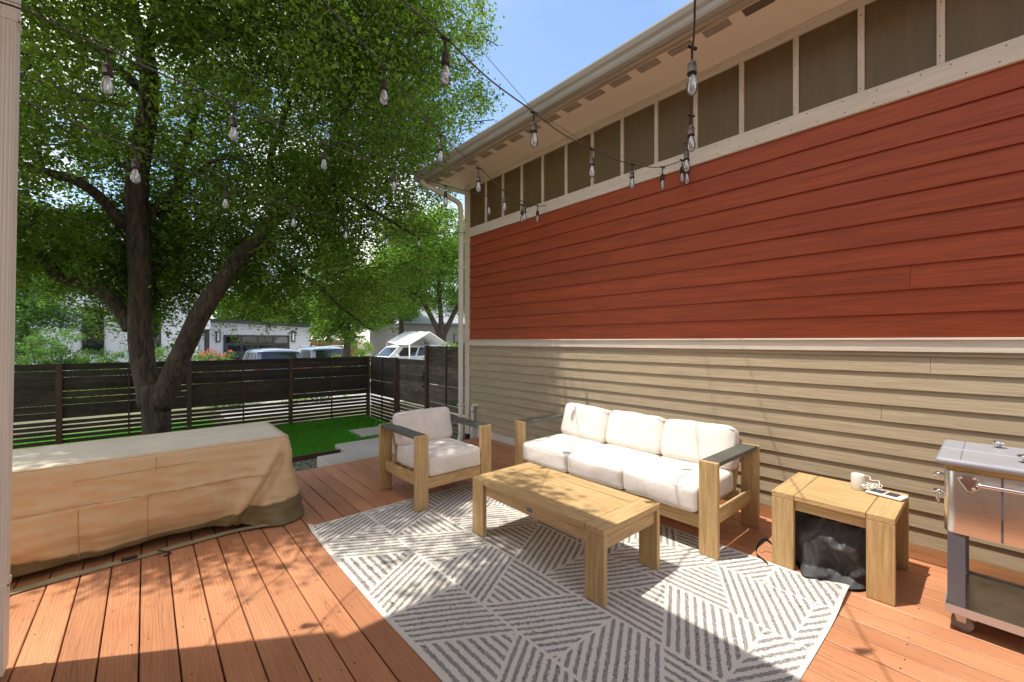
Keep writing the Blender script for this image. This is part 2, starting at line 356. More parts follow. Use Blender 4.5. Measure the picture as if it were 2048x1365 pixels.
db = MB(); pitch = .1397; x = -4.35; k = 0
while x < 3.83:
    x1 = min(x + pitch - .0065, 3.845)
    cuts = [-3.2, random.uniform(-1.5, 1.2) if k % 3 else -1.0, 5.10]
    if k % 4 == 1: cuts = [-3.2, random.uniform(3.4, 4.4), 5.10]
    for a, b in zip(cuts[:-1], cuts[1:]):
        dz = random.uniform(-.0012, .0012)
        db.box(x, x1, a + .0015, b - .0015, -.038 + dz, dz)
    x += pitch; k += 1
deck = struct(db.build('deck', M['deck'], bevel=.003, seg=1))
fr = MB(); fr.box(-4.3, 3.83, 5.06, 5.098, -.30, -.042)
y = -3.0
while y < 5.0: fr.box(-4.3, 3.83, y, y + .04, -.24, -.042); y += .406
struct(fr.build('deck_joists', M['skirt']))
nb = MB(); x = -4.35
while x < 3.83:
    y = -3.0 + .02
    while y < 5.1:
        for dx in (.028, .105):
            if random.random() < .55:
                px, py = x + dx + random.uniform(-.008, .008), y + random.uniform(-.006, .006)
                nb.lathe([(.0036, -.001), (.0036, .0022)], (px, py, 0), 6, False)
        y += .406
    x += pitch
nb_o = nb.build('deck_nails', M['nail']); struct(nb_o)

for i, (x0, x1, y0, y1, z0, z1, lab) in enumerate([
        (1.655, 3.35, 5.115, 5.70, -.16, -.03, 'grey concrete slab stepping down right at the end of the deck'),
        (2.28, 3.55, 5.78, 6.92, -.34, -.20, 'wide grey concrete slab between the deck step and the lawn'),
        (2.93, 3.75, 7.45, 8.15, -.36, -.265, 'small grey concrete slab in the grass near the gate')]):
    tag(MB().box(x0, x1, y0, y1, z0, z1).build('paving_slab', M['concrete'], bevel=.008), lab, 'paving slab', 'concrete slabs leading to the gate')
tag(MB().box(-3.5, 2.27, 6.64, 6.66, -.36, -.225).build('lawn_edging', M['post']), 'rusty steel edging strip along the near side of the lawn', 'lawn edging')

def scatter_pebbles(name, n, x0, x1, y0, y1, z, s0, s1, m, label, cat):
    V = []; F = []
    base = np.array([(1, 0, 0), (0, 1, 0), (-1, 0, 0), (0, -1, 0), (0, 0, 1), (0, 0, -1)], float)
    fc = np.array([(0, 1, 4), (1, 2, 4), (2, 3, 4), (3, 0, 4), (1, 0, 5), (2, 1, 5), (3, 2, 5), (0, 3, 5)])
    for i in range(n):
        s = rng.uniform(s0, s1) * np.array([1, rng.uniform(.6, 1), rng.uniform(.4, .8)]); a = rng.uniform(0, 6.28)
        b = base * s * rng.uniform(.8, 1.2, (6, 1)); r = np.array([[math.cos(a), -math.sin(a), 0], [math.sin(a), math.cos(a), 0], [0, 0, 1]])
        V.append(b @ r.T + [rng.uniform(x0, x1), rng.uniform(y0, y1), z]); F.append(fc + 6 * i)
    return tag(npmesh(name, np.concatenate(V), np.concatenate(F), m), label, cat, kind='stuff')
scatter_pebbles('gravel', 5000, .2, 2.2, 5.12, 6.62, -.297, .008, .02, M['gravel'], 'small tan gravel between the deck edge and the lawn', 'gravel')

def grass(name, n, x0, x1, y0, y1, z, h, label, avoid=()):
    p = np.stack([rng.uniform(x0, x1, n), rng.uniform(y0, y1, n)], 1)
    for a in avoid: p = p[~((p[:, 0] > a[0]) & (p[:, 0] < a[1]) & (p[:, 1] > a[2]) & (p[:, 1] < a[3]))]
    n = len(p); an = rng.uniform(0, 6.28, n); hh = h * rng.uniform(.5, 1.15, n); ww = rng.uniform(.003, .006, n); le = rng.uniform(.1, .8, n) * hh; la = rng.uniform(0, 6.28, n)
    d = np.stack([np.cos(an) * ww, np.sin(an) * ww, np.zeros(n)], 1); b = np.concatenate([p, np.full((n, 1), z)], 1)
    t = b + np.stack([np.cos(la) * le, np.sin(la) * le, hh], 1)
    V = np.stack([b - d, b + d, t], 1).reshape(-1, 3); F = np.arange(3 * n).reshape(-1, 3)
    return tag(npmesh(name, V, F, M['grass']), label, 'grass', kind='stuff')
grass('grass', 70000, -3.5, 3.86, 6.66, 9.62, -.30, .075, 'short bright green lawn between the steel edging and the dark fence',
      [(2.28, 3.56, 5.7, 6.93), (2.93, 3.76, 7.44, 8.16)])
lf = MB()
for i in range(90):
    u, v = random.uniform(-1, 3.6), random.uniform(.2, 4.9)
    if i > 60: u, v = random.uniform(3.2, 3.8), random.uniform(3.6, 5.0)
    a = random.uniform(0, 6.28); s = random.uniform(.006, .016); q = Vector((math.cos(a), math.sin(a), 0)) * s; p = Vector((-q.y, q.x, 0)) * .45; z = .012 if .9 < u < 3.1 and .5 < v < 3.5 else .003
    c = Vector((u, v, z)); lf.add([c - q, c + p + Vector((0, 0, .004)), c + q, c - p], [(0, 1, 2, 3)])
tag(lf.build('leaf_litter', M['litter']), 'scattered dry leaf bits lying on the deck boards and rug', 'leaf litter', kind='stuff')

# ------------------------------------------------------------------ the red and tan house
WX, HY0, HY1 = 3.87, -5.0, 5.55
house = empty('house', (WX, 0, 0), 'house with red siding above tan siding and brown panels under its eave', 'house')
def laps(mb, z0, z1, pitch, proud, ya, yb, seams):
    z = z0
    while z < z1 - .01:
        zt = min(z + pitch, z1); cuts = [ya] + sorted(seams(z)) + [yb]
        for a, b in zip(cuts[:-1], cuts[1:]):
            a += .001; b -= .001
            x0 = WX - proud; x1 = WX - .001
            # slanted board: bottom edge proud, top edge tucked under the next board
            xi = x0 + .0085; mb.hexa([(x0, a, z), (xi, a, z), (xi, b, z), (x0, b, z), (x1, a, zt + .03), (x1 + .008, a, zt + .03), (x1 + .008, b, zt + .03), (x1, b, zt + .03)])
        z += pitch
def seamf(n0):
    rr = random.Random(n0)
    def f(z): return [y for y in (rr.uniform(-4, -.5), rr.uniform(-.3, 2.4), rr.uniform(2.7, 5.0)) if rr.random() < (.2 if n0 == 5 else .5)]
    return f
mb = MB(); laps(mb, .102, 1.375, .1135, .020, HY0, 5.43, seamf(3)); mb.build('lower_wall', M['tan'], house)
mb = MB(); laps(mb, 1.473, 3.085, .1625, .020, HY0, 5.43, seamf(5)); mb.build('upper_wall', M['red'], house)
box('belt_trim', M['trim'], house, WX - .032, WX, HY0, 5.43, 1.378, 1.456, .003)
MB().prism([(WX, 1.475), (WX - .045, 1.468), (WX - .045, 1.457), (WX, 1.457)], 'y', HY0, 5.43).build('drip_cap', M['trim'], house)
box('frieze_board', M['trim'], house, WX - .030, WX, HY0, 5.43, 3.088, 3.227, .003)
box('frieze_panel', M['panel'], house, WX - .006, WX + .02, HY0, 5.43, 3.228, 3.84, 0)
box('upper_trim', M['trim'], house, WX - .028, WX, HY0, 5.43, 3.842, 3.918, .003)
for i in range(-6, 14):
    yc = 5.0 - .3992 * (13 - i) + .0 if False else .222 + .3992 * i
    if yc < 5.3: box('batten', M['trimv'], house, WX - .024, WX - .0065, yc - .019, yc + .019, 3.229, 3.841, .002)
nh = MB(); rn = random.Random(4)
for i in range(-2, 14):
    for z in (3.27, 3.42, 3.62, 3.79): nh.lathe([(.0042, 0), (.0042, -.0015)], (WX - .0245, .222 + .3992 * i + rn.uniform(-.006, .006), z + rn.uniform(-.02, .02)), 6, False, 'x')
for k in range(34):
    for z in (3.115, 3.20): nh.lathe([(.0045, 0), (.0045, -.0015)], (WX - .0305, -1.0 + k * .19 + rn.uniform(-.05, .05), z), 6, False, 'x')
    nh.lathe([(.004, 0), (.004, -.0015)], (WX - .0285, -1.0 + k * .19 + rn.uniform(-.05, .05), 3.88), 6, False, 'x')
nh.build('nail_heads', M['nail'], house)['kind'] = 'stuff'
MB().box(WX - .032, WX + .0, 5.432, 5.55, -.02, 3.918).build('corner_board', M['trimv'], house, .003)
MB().box(WX + .012, WX + 5, HY0, 5.545, -.02, 3.92).build('house_wall', M['tan'], house)
MB().box(WX - .02, WX, HY0, 3.35, -.0, .099).build('skirt_board', M['skirt'], house, .003)
MB().box(WX - .012, WX, 3.352, 5.43, -.30, .099).build('foundation', M['concrete'], house)
sf = MB().box(3.30, WX + .5, HY0, 5.88, 3.920, 3.935).build('soffit', M['soffit'], house)
for i in range(-8, 16):
    yc = 1.437 + .2985 * i + (.03 if i > 10 else 0)
    if yc > 5.7: continue
    v = MB().box(3.355, 3.445, yc - .099, yc + .099, 3.9165, 3.9195).build('soffit_vent', M['vent'], house)
    s2 = MB()
    for q in range(7): s2.box(3.357 + q * .0127, 3.3605 + q * .0127, yc - .097, yc + .097, 3.9155, 3.9163)
    if -1 < i < 15: s2.build('louvre', M['soffit'], v, loc=(0, 0, 0))
MB().box(3.302, 3.36, HY0, 5.88, 3.9095, 3.9185).build('soffit_strip', M['fascia'], house, .002) if False else None
MB().box(3.245, 3.299, HY0, 5.88, 3.885, 3.93).build('fascia_board', M['fascia'], house, .002)
# K-style gutter: back, floor, ogee front, lip
prof = [(3.244, 4.03), (3.244, 3.915), (3.185, 3.915), (3.172, 3.935), (3.165, 3.965), (3.14, 3.985), (3.125, 4.02), (3.125, 4.035), (3.14, 4.035), (3.135, 4.02), (3.15, 3.99), (3.175, 3.97), (3.183, 3.935), (3.19, 3.922), (3.236, 3.922), (3.236, 4.03)]
g = MB(); g.prism(prof, 'y', HY0, 5.90); g.box(3.13, 3.244, 5.900, 5.904, 3.916, 4.03); g.build('gutter', M['gutter'], house)
rf = MB(); rf.hexa([(3.16, HY0, 4.035), (9, HY0, 6.4), (9, 5.92, 6.4), (3.16, 5.92, 4.035), (3.16, HY0, 4.06), (9, HY0, 6.43), (9, 5.92, 6.43), (3.16, 5.92, 4.06)]); rf.build('roof', M['roof'], house)
MB().hexa([(3.25, 5.86, 3.90), (9, 5.86, 6.1), (9, 5.90, 6.1), (3.25, 5.90, 3.90), (3.25, 5.86, 4.03), (9, 5.86, 6.38), (9, 5.90, 6.38), (3.25, 5.90, 4.03)]).build('rake_board', M['trim'], house)
MB().prism([(3.30, 3.936), (WX + 5, 3.936), (WX + 5, 6.0)], 'y', 5.40, 5.545).build('gable_wall', M['tan'], house)
def rectpipe(pts, w_, d_, ax):
    """rectangular pipe along pts; ax = constant side vector"""
    m_ = MB(); vs = []; pts = [Vector(p) for p in pts]; ax = Vector(ax)
    for i, p in enumerate(pts):
        t = (pts[min(i + 1, len(pts) - 1)] - pts[max(i - 1, 0)]).normalized(); nrm = t.cross(ax).normalized()
        for a, b in ((-1, -.6), (-.8, -1), (.8, -1), (1, -.6), (1, .6), (.8, 1), (-.8, 1), (-1, .6)): vs.append(p + ax * a * w_ / 2 + nrm * b * d_ / 2)
    n = 8
    m_.add(vs, [(i * n + k, i * n + (k + 1) % n, (i + 1) * n + (k + 1) % n, (i + 1) * n + k) for i in range(len(pts) - 1) for k in range(n)] + [tuple(range(n - 1, -1, -1)), tuple(range(len(vs) - n, len(vs)))])
    return m_
dp = catmull([(3.20, 5.78, 3.925), (3.235, 5.77, 3.87), (3.32, 5.74, 3.83), (3.66, 5.635, 3.70), (3.755, 5.605, 3.65), (3.795, 5.60, 3.57), (3.80, 5.60, 3.4)], 5) + [Vector((3.80, 5.60, z)) for z in (2.5, 1.5, .6, .15)] + catmull([(3.80, 5.60, .02), (3.79, 5.595, -.08), (3.73, 5.58, -.17), (3.62, 5.56, -.215)], 4)
ds = rectpipe(dp, .075, .062, (.12, .99, 0)).build('downspout', M['pipe'], house, .004)
for z in (2.62, .42): MB().box(3.760, 3.868, 5.555, 5.645, z, z + .022).build('strap', M['pipe'], ds, loc=(0, 0, 0))
pv = MB(); pv.tube([(3.80, 5.28, -.30), (3.80, 5.28, .42)], .019, 12); pv.tube([(3.80, 5.28, .36), (3.80, 5.28, .425)], .026, 12)
pv.tube(catmull([(3.80, 5.28, .42), (3.803, 5.275, .455), (3.825, 5.25, .462), (3.869, 5.21, .46)], 4), .023, 12)
tag(pv.build('drain_pipe', M['pvc']), 'thin grey plastic pipe with elbow rising beside the tan wall corner', 'pipe')

# ------------------------------------------------------------------ the house whose corner and eave the camera stands under
own = empty('house', (-.52, 2.87, 0), 'house at the left edge, only its ribbed pale downspout showing', 'house')
MB().box(-7, -.508, -6, 2.87, -.5, 4.0).build('wall', M['trim'], own)  # out of view; cream colour chosen to bounce light
MB().box(-1.2, .94, .55, 2.81, 4.0, 4.16).build('porch_roof', M['soffit'], own)  # out of view; placed for its cast shade, shortened to let skylight in
MB().hexa([(-7.2, -6, 4.17), (-.45, -6, 4.17), (-.45, 2.86, 4.17), (-7.2, 2.86, 4.17), (-7.2, -6, 6.0), (-4, -6, 6.0), (-4, 2.86, 6.0), (-7.2, 2.86, 6.0)]).build('roof', M['roof'], own)
dpo = MB(); zz = [0.02, 1.0, 2.0, 3.0, 3.98]
prof = []
wx, wy = .072, .10                                  # ribbed rectangular section
for a, b, nrm in (((-1, -1), (1, -1), (0, -1)), ((1, -1), (1, 1), (1, 0)), ((1, 1), (-1, 1), (0, 1)), ((-1, 1), (-1, -1), (-1, 0))):
    for q in range(16):
        t = (q + .5) / 16; rib = .0016 * math.sin(t * math.pi * 6) ** 2 * (1 if .06 < t < .94 else 0)
        prof.append((wx / 2 * (a[0] + (b[0] - a[0]) * t) - nrm[0] * rib, wy / 2 * (a[1] + (b[1] - a[1]) * t) - nrm[1] * rib))
n = len(prof); vs = []
for z in zz:
    ox, oy = -.494 + .0125 * z, 2.825
    vs += [(ox + p[0], oy + p[1], z) for p in prof]
dpo.add(vs, [(i * n + k, i * n + (k + 1) % n, (i + 1) * n + (k + 1) % n, (i + 1) * n + k) for i in range(len(zz) - 1) for k in range(n)])
dso = dpo.build('downspout', M['pipe'], own)
for z in (.38, 2.83):
    ox = -.494 + .0125 * z
    st = MB().box(ox - .040, ox + .040, 2.770, 2.880, z, z + .028).build('strap', M['pipe'], dso, .002, loc=(0, 0, 0))
    MB().lathe([(.005, 0), (.005, .004)], (ox + .04, 2.80, z + .014), 8, False, 'x').build('screw', M['nail'], dso, loc=(0, 0, 0))

# ------------------------------------------------------------------ fences
def boards(mb, horiz, a, b, fixed, z0, z1, pitch, gap, thick=.019, jit=.0):
    z = z0
    while z < z1 - .012:
        h = min(pitch - gap - (jit * random.choice((0, 0, 0, 1, 2)) if jit else 0), z1 - z)
        if horiz == 'x': mb.box(a, b, fixed, fixed + thick, z, z + h)
        else: mb.box(fixed, fixed + thick, a, b, z, z + h)
        z += pitch
def fence_run(name, horiz, stops, fixed, ztop, label, cat, mids=True, m=None, zsplit=.225, group=None, post_top=.01, endpost=True):
    base = (stops[0], fixed, -.34) if horiz == 'x' else (fixed, stops[0], -.34)
    e = empty(name, base, label, cat, group); m = m or M['fence']
    for i, (a, b) in enumerate(zip(stops[:-1], stops[1:])):
        mb = MB(); boards(mb, horiz, a + .036, b - .036, fixed, zsplit + .004, ztop, .1085, .0018, jit=.0045)
        mb.build('board_panel', m, e)
        mb = MB(); boards(mb, horiz, a + .036, b - .036, fixed, -.315, zsplit - .02, .0755, .021)
        mb.build('slat_panel', m, e)
        if mids:
            c = (a + b) / 2
            (MB().box(c - .012, c + .012, fixed - .022, fixed - .001, -.34, ztop) if horiz == 'x' else MB().box(fixed - .022, fixed - .001, c - .012, c + .012, -.34, ztop)).build('stiffener', M['post'], e)
    for i, p in enumerate(stops if endpost else stops[:-1]):
        q = (MB().box(p - .035, p + .035, fixed - .045, fixed + .030, -.5, ztop + post_top) if horiz == 'x' else MB().box(fixed - .045, fixed + .030, p - .035, p + .035, -.5, ztop + post_top))
        q.build('post', M['post'], e, .003)
    return e
fence_run('fence', 'x', [-4.26, -2.64, -1.02, .60, 2.28, 3.93], 9.64, 1.09, 'long dark slatted fence along the back behind the forked tree', 'fence')
fence_run('fence', 'y', [8.22, 9.60], 3.96, 1.095, 'short dark slatted fence between the back corner and the gate', 'fence', endpost=False)
fence_run('fence', 'y', [5.62, 6.93], 3.96, 1.355, 'taller weathered plank fence between the gate and the house corner', 'fence', m=M['fence2'])
gt = empty('gate', (3.96, 7.55, -.34), 'dark slatted gate with steel frame and black latch', 'gate')
mb = MB(); boards(mb, 'y', 7.03, 8.10, 3.965, .23, 1.05, .1085, .002, jit=.003); mb.build('board_panel', M['fence2'], gt)
mb = MB(); boards(mb, 'y', 7.03, 8.10, 3.965, -.28, .20, .0755, .021); mb.build('slat_panel', M['fence2'], gt)
fm = MB(); fm.box(3.945, 3.985, 6.985, 7.028, -.30, 1.07); fm.box(3.945, 3.985, 8.102, 8.145, -.30, 1.07); fm.box(3.945, 3.985, 7.0285, 8.1015, 1.051, 1.09); fm.box(3.945, 3.985, 7.0285, 8.1015, -.31, -.281)
fm.build('frame', M['post'], gt, .003)
lt = MB(); lt.box(3.925, 3.944, 6.99, 7.06, .70, .86); lt.tube([(3.92, 7.03, .78), (3.87, 7.03, .78), (3.87, 7.12, .77)], .009, 8); lt.lathe([(.022, -.006), (.022, .006)], (3.93, 7.03, .60), 12, False, 'x')
lt.build('latch', M['black'], gt)

# ------------------------------------------------------------------ foliage builder
def leaves(name, pts, per, rad, size, m, parent, droop=.35, flat=.5):
    """leaf-sized folded quads scattered round each twig point"""
    pts = np.asarray(pts, float); n = len(pts) * per
    c = np.repeat(pts, per, 0)
    off = rng.normal(0, 1, (n, 3)); off /= np.linalg.norm(off, axis=1, keepdims=True) + 1e-9
    off *= (rng.uniform(0, 1, (n, 1)) ** .45) * rad; off[:, 2] *= .62
    off[:, 2] -= droop * rad * rng.uniform(0, 1, n) ** 2
    tw = np.repeat(rng.normal(0, 1, (len(pts), 3)), per, 0)         # each twig sprays in a direction of its own
    tw[:, 2] *= .4; off += tw * rad * .35 * rng.uniform(-1, 1, (n, 1))
    c = c + off
    d = rng.normal(0, 1, (n, 3)); d[:, 2] = d[:, 2] * .6 - .25; d /= np.linalg.norm(d, axis=1, keepdims=True)
    u = rng.normal(0, 1, (n, 3)); u[:, 2] = np.abs(u[:, 2]) + flat
    s = np.cross(d, u); s /= np.linalg.norm(s, axis=1, keepdims=True) + 1e-9
    nn = np.cross(s, d)
    ln = (size * rng.uniform(.45, 1.4, (n, 1))); wd = ln * rng.uniform(.26, .36, (n, 1))
    b = c - d * ln * .5; t = c + d * ln * .5 - nn * ln * .08; l_ = c + s * wd + nn * wd * .35; r_ = c - s * wd + nn * wd * .35
    V = np.stack([b, l_, t, r_], 1).reshape(-1, 3); F = np.arange(4 * n).reshape(-1, 4)
    return npmesh(name, V, F, m, parent)
def blob_points(blobs, n, clump=.0, seed=1):
    P = []; rr = np.random.default_rng(seed)
    vol = np.array([b[3] * b[4] * b[5] for b in blobs]); pr = vol / vol.sum()
    while len(P) < n:
        b = blobs[rr.choice(len(blobs), p=pr)]
        q = rr.normal(0, 1, 3); q /= np.linalg.norm(q); q *= rr.uniform(0, 1) ** .42
        p = np.array(b[:3]) + q * np.array(b[3:6])
        if clump and noise.noise(Vector(p * 1.0) * .9 + Vector((seed * 3.1, 0, 0))) < rr.uniform(-.6, .25) * clump: continue
        P.append(p)
    return np.array(P)
def limb(mb, pts, r0, r1, n=9, k=5, wob=.0):
    q = catmull(pts, k); m = len(q)
    if wob: q = [p + Vector((N3(p, 2.1, 1), N3(p, 2.1, 5), N3(p, 2.1, 9))) * wob * min(1, i / 4) for i, p in enumerate(q)]
    rad = [(r0 + (r1 - r0) * (i / (m - 1))) * (1 + .10 * N3(p, 3.0, 4)) for i, p in enumerate(q)]
    mb.tube(q, rad, n); return q

# ------------------------------------------------------------------ the big forked tree
tree = empty('tree', (.12, 8.25, -.30), 'large spreading tree with a forked dark trunk inside the fence', 'tree')
tb = MB()
T0 = 6.35
A = lambda u, v, t=T0: at(u, v, t)
base = [Vector((.12, 8.25, -.36)), A(314, 880), A(313, 840), A(311, 800)]
tb.tube(catmull(base + [A(306, 770)], 4), [.75 * r for r in [.36, .32, .285, .262, .25, .24, .236, .235, .235, .235, .236, .236, .237, .24, .235, .22, .20]], 18)
left = [A(304, 812), A(297, 775), A(287, 730), A(281, 680), A(280, 620), A(281, 560), A(279, 500), A(276, 440), A(274, 390), A(276, 340), A(285, 290), A(293, 240), A(298, 190), A(298, 150), A(290, 102), A(271, 51), A(259, 0), A(252, -60), A(248, -140, 6.5)]
q = catmull(left, 3); rr = np.interp(np.linspace(0, 1, len(q)), [0, .1, .2, .45, .6, .75, .88, 1], [.165, .152, .145, .142, .126, .115, .09, .05])
tb.tube(q, [r * (1 + .07 * N3(p, 2.5, 3)) for r, p in zip(rr, q)], 16)
right = [A(318, 815), A(330, 785), A(345, 750), A(358, 718), A(378, 677), A(397, 635), A(425, 590), A(446, 560, 6.4), A(475, 520, 6.45), A(520, 470, 6.5), A(560, 432, 6.6), A(612, 390, 6.7), A(660, 357, 6.8), A(702, 345, 6.9), A(770, 300, 7.0), A(803, 263, 7.1)]
q = catmull(right, 3); rr = np.interp(np.linspace(0, 1, len(q)), [0, .15, .4, .55, .7, .85, 1], [.155, .140, .128, .110, .070, .04, .015])
tb.tube(q, [r * (1 + .07 * N3(p, 2.5, 6)) for r, p in zip(rr, q)], 14)
for pts, r0, r1 in [
    ([A(262, 660), A(247, 630), A(218, 588), A(175, 570), A(136, 562), A(108, 548, 6.3), A(90, 522, 6.25), A(70, 505, 6.2)], .10, .07),
    ([A(272, 480), A(255, 458), A(239, 440, 6.2), A(205, 400, 6.0), A(164, 372, 5.8), A(113, 352, 5.7), A(38, 328, 5.5), A(-60, 300, 5.3)], .085, .05),
    ([A(276, 300), A(240, 330, 6.6), A(200, 250, 6.8), A(130, 230, 7.0)], .05, .02),
    ([A(296, 200), A(250, 150, 6.2), A(205, 116, 6.1), A(137, 72, 5.9), A(68, 31, 5.8), A(20, 5, 5.7)], .06, .035),
    ([A(296, 185), A(240, 140, 6.6), A(171, 120, 6.7), A(113, 92, 6.8), A(41, 68, 6.9)], .05, .03),
    ([A(296, 140), A(308, 85), A(359, 62, 6.0), A(437, 56, 5.8), A(520, 70, 5.6)], .05, .02),
    ([A(285, 95), A(310, 40), A(330, -10, 6.6), A(350, -80, 6.7)], .05, .03),
    ([A(278, 470), A(297, 427, 6.5), A(352, 405, 6.8), A(359, 325, 7.1), A(376, 284, 7.2), A(396, 219, 7.3), A(420, 120, 7.5)], .10, .03),
    ([A(295, 440, 6.5), A(345, 385, 6.4), A(420, 330, 6.2), A(500, 310, 6.0)], .05, .015),
    ([A(290, 550), A(320, 530, 6.7), A(350, 560, 7.0), A(420, 600, 7.3)], .05, .02),
    ([A(590, 405, 6.65), A(645, 360, 6.8), A(680, 250, 7.0), A(702, 190, 7.1), A(716, 135, 7.2), A(749, 74, 7.4), A(803, 10, 7.6)], .085, .03),
    ([A(700, 200, 7.1), A(709, 90, 7.2), A(709, 0, 7.3), A(700, -60, 7.4)], .035, .02),
    ([A(560, 432, 6.6), A(540, 340, 6.8), A(560, 250, 7.0), A(600, 150, 7.2), A(640, 40, 7.4)], .06, .025),
    ([A(660, 357, 6.8), A(700, 390, 7.0), A(760, 430, 7.3), A(830, 470, 7.5)], .05, .02),
    ([A(520, 470, 6.5), A(560, 520, 7.0), A(620, 560, 7.3), A(690, 620, 7.6), A(740, 660, 7.8)], .05, .015),
    ([A(272, 51), A(230, 20, 6.0), A(150, -30, 5.6)], .05, .02),
    ([A(274, 390), A(210, 480, 6.9), A(130, 500, 7.1), A(60, 540, 7.3)], .035, .015),
]: limb(tb, pts, r0, r1, 9, 4, .04)
tb.build('trunk', M['bark'], tree)
blobs = [(.3, 8.3, 6.0, 4.3, 4.2, 3.6), (3.2, 7.7, 6.6, 2.6, 2.4, 2.6), (2.6, 8.3, 3.7, 1.9, 1.7, 1.9), (3.7, 7.6, 4.3, 1.5, 1.5, 1.7), (-1.4, 8.6, 3.6, 1.9, 1.9, 1.7), (.6, 9.3, 3.4, 2.2, 1.5, 1.5), (-.5, 6.0, 6.2, 2.0, 1.8, 1.6)]
cand = np.concatenate([blob_points(blobs, 6800, 1.15, 11), blob_points([(2.7, 8.0, 3.1, 2.0, 1.7, 1.7), (3.5, 7.3, 3.6, 1.3, 1.2, 1.7), (2.5, 8.1, 2.3, 1.5, 1.3, 1.0)], 420, 1.2, 5),
    blob_points([(-.9, 9.2, 2.9, 1.8, 1.6, 1.3), (.9, 9.2, 2.9, 1.9, 1.3, 1.1)], 1200, .6, 6), blob_points([(3.4, 6.9, 6.8, 2.4, 1.7, 2.2), (.3, 6.2, 7.0, 3.0, 1.6, 1.6)], 900, .6, 8),
    blob_points([(-1.7, 5.1, 6.4, 2.2, 1.1, 1.5), (.2, 5.0, 7.0, 2.0, 1.0, 1.4), (2.2, 5.6, 6.9, 1.4, 1.1, 1.5), (1.3, 4.5, 6.6, .9, .5, .8), (-1.6, 4.5, 6.3, 1.7, .8, 1.0)], 1080, 1.0, 9), blob_points([(-1.5, 3.85, 6.2, 1.3, .5, .7)], 90, 1.0, 14), blob_points([(-.15, 3.05, 5.6, .8, .22, .4), (.42, 2.0, 5.7, .25, .9, .4)], 55, .6, 15), blob_points([(-.35, 3.35, 6.2, .9, .5, .6)], 55, 1.0, 12)])  # unseen clumps added above the view to cast dapples and soften shadow edges
allow = [(-900, -900), (1100, -900), (1010, 0), (1020, 40), (985, 60), (1000, 95), (960, 115), (985, 150), (1012, 190), (1018, 212), (985, 238), (950, 262), (925, 292), (900, 312), (870, 335), (925, 360), (922, 430), (900, 440), (895, 480), (880, 560), (850, 600), (800, 640), (760, 655), (735, 690), (690, 700), (650, 690), (600, 655), (520, 635), (460, 668), (430, 640), (345, 632), (250, 668), (180, 690), (105, 640), (40, 570), (-900, 560)]
def inside(x, y, poly):
    c = False; j = len(poly) - 1
    for i in range(len(poly)):
        if (poly[i][1] > y) != (poly[j][1] > y) and x < (poly[j][0] - poly[i][0]) * (y - poly[i][1]) / (poly[j][1] - poly[i][1]) + poly[i][0]: c = not c
        j = i
    return c
stem = [(p, 30) for p in [(314, 860), (311, 800), (287, 730), (280, 640), (281, 560), (276, 450), (276, 350), (293, 240), (298, 160)]] + [(p, 26) for p in [(345, 750), (378, 677), (410, 612), (446, 560), (500, 490)]] + [(p, 18) for p in [(247, 630), (210, 585), (165, 567), (120, 556), (95, 530)]] + [(p, 6) for p in [(239, 440), (205, 400), (164, 372), (113, 352), (292, 90), (270, 50)]]
front = []                                        # leafy sprays hanging on the near side of the big right limb
for k in range(150):
    a = random.random(); u = 540 + 330 * a + random.uniform(-60, 60); v = 425 - 210 * a + random.uniform(-75, 75); front.append(np.array(at(u, v, random.uniform(5.5, 6.5))))
keep = list(front)
for p in cand:
    t = p[0] * CS + p[1] * CC
    if t < 1.2: continue
    u = 1024 + 840 * (p[0] * CC - p[1] * CS) / t; v = 682.5 - 840 * (p[2] - CAM_H) / t
    marg = (.22 + .30 * max(0, N3(p, 1.3, 2)) + .16 * N3(p, 3.1, 6)) * 840 / t
    if not (inside(u, v, allow) and inside(u, v + marg * .75, allow) and inside(u + marg * .7, v, allow)): continue
    if p[0] > 2.6 and p[1] < 6.2 and p[2] < 5.0: continue
    if p[1] < 4.1 + max(0, p[0]) * .1 and not (p[2] > 5.1 and p[1] > 1.3): continue
    if t < T0 + .15 and any(abs(u - a[0]) < w_ + 30 and abs(v - a[1]) < 58 for a, w_ in stem) and random.random() < (.97 if v > 300 else .75): continue
    if v > 620 and random.random() < .3: continue
    if v > 470 and u > 540 and random.random() < .5: continue
    keep.append(p)
strands = []
for p in keep:
    if p[2] < 3.4 and random.random() < .22:
        q = np.array(p)
        for k in range(random.randint(2, 4)): q = q + [random.uniform(-.07, .07), random.uniform(-.07, .07), -.17]; strands.append(q)
keep = np.array(keep)
strands = np.array([q for q in strands if q[2] > 1.25])
leaves('hanging_sprays', strands, 22, .15, .055, M['leaf'], tree, .6)
leaves('crown', keep, 46, .27, .058, M['leaf'], tree, .5)
tw = MB()
for i in range(0, len(keep), 3):
    p = Vector(keep[i]); d = Vector((random.uniform(-1, 1), random.uniform(-1, 1), random.uniform(-.2, .9))).normalized() * random.uniform(.35, .8)
    tw.tube([p - d * .5 + Vector((0, 0, .1)), p, p + d * .35 - Vector((0, 0, .08))], [.010, .007, .003], 4, False)
tw.build('twigs', M['bark'], tree)

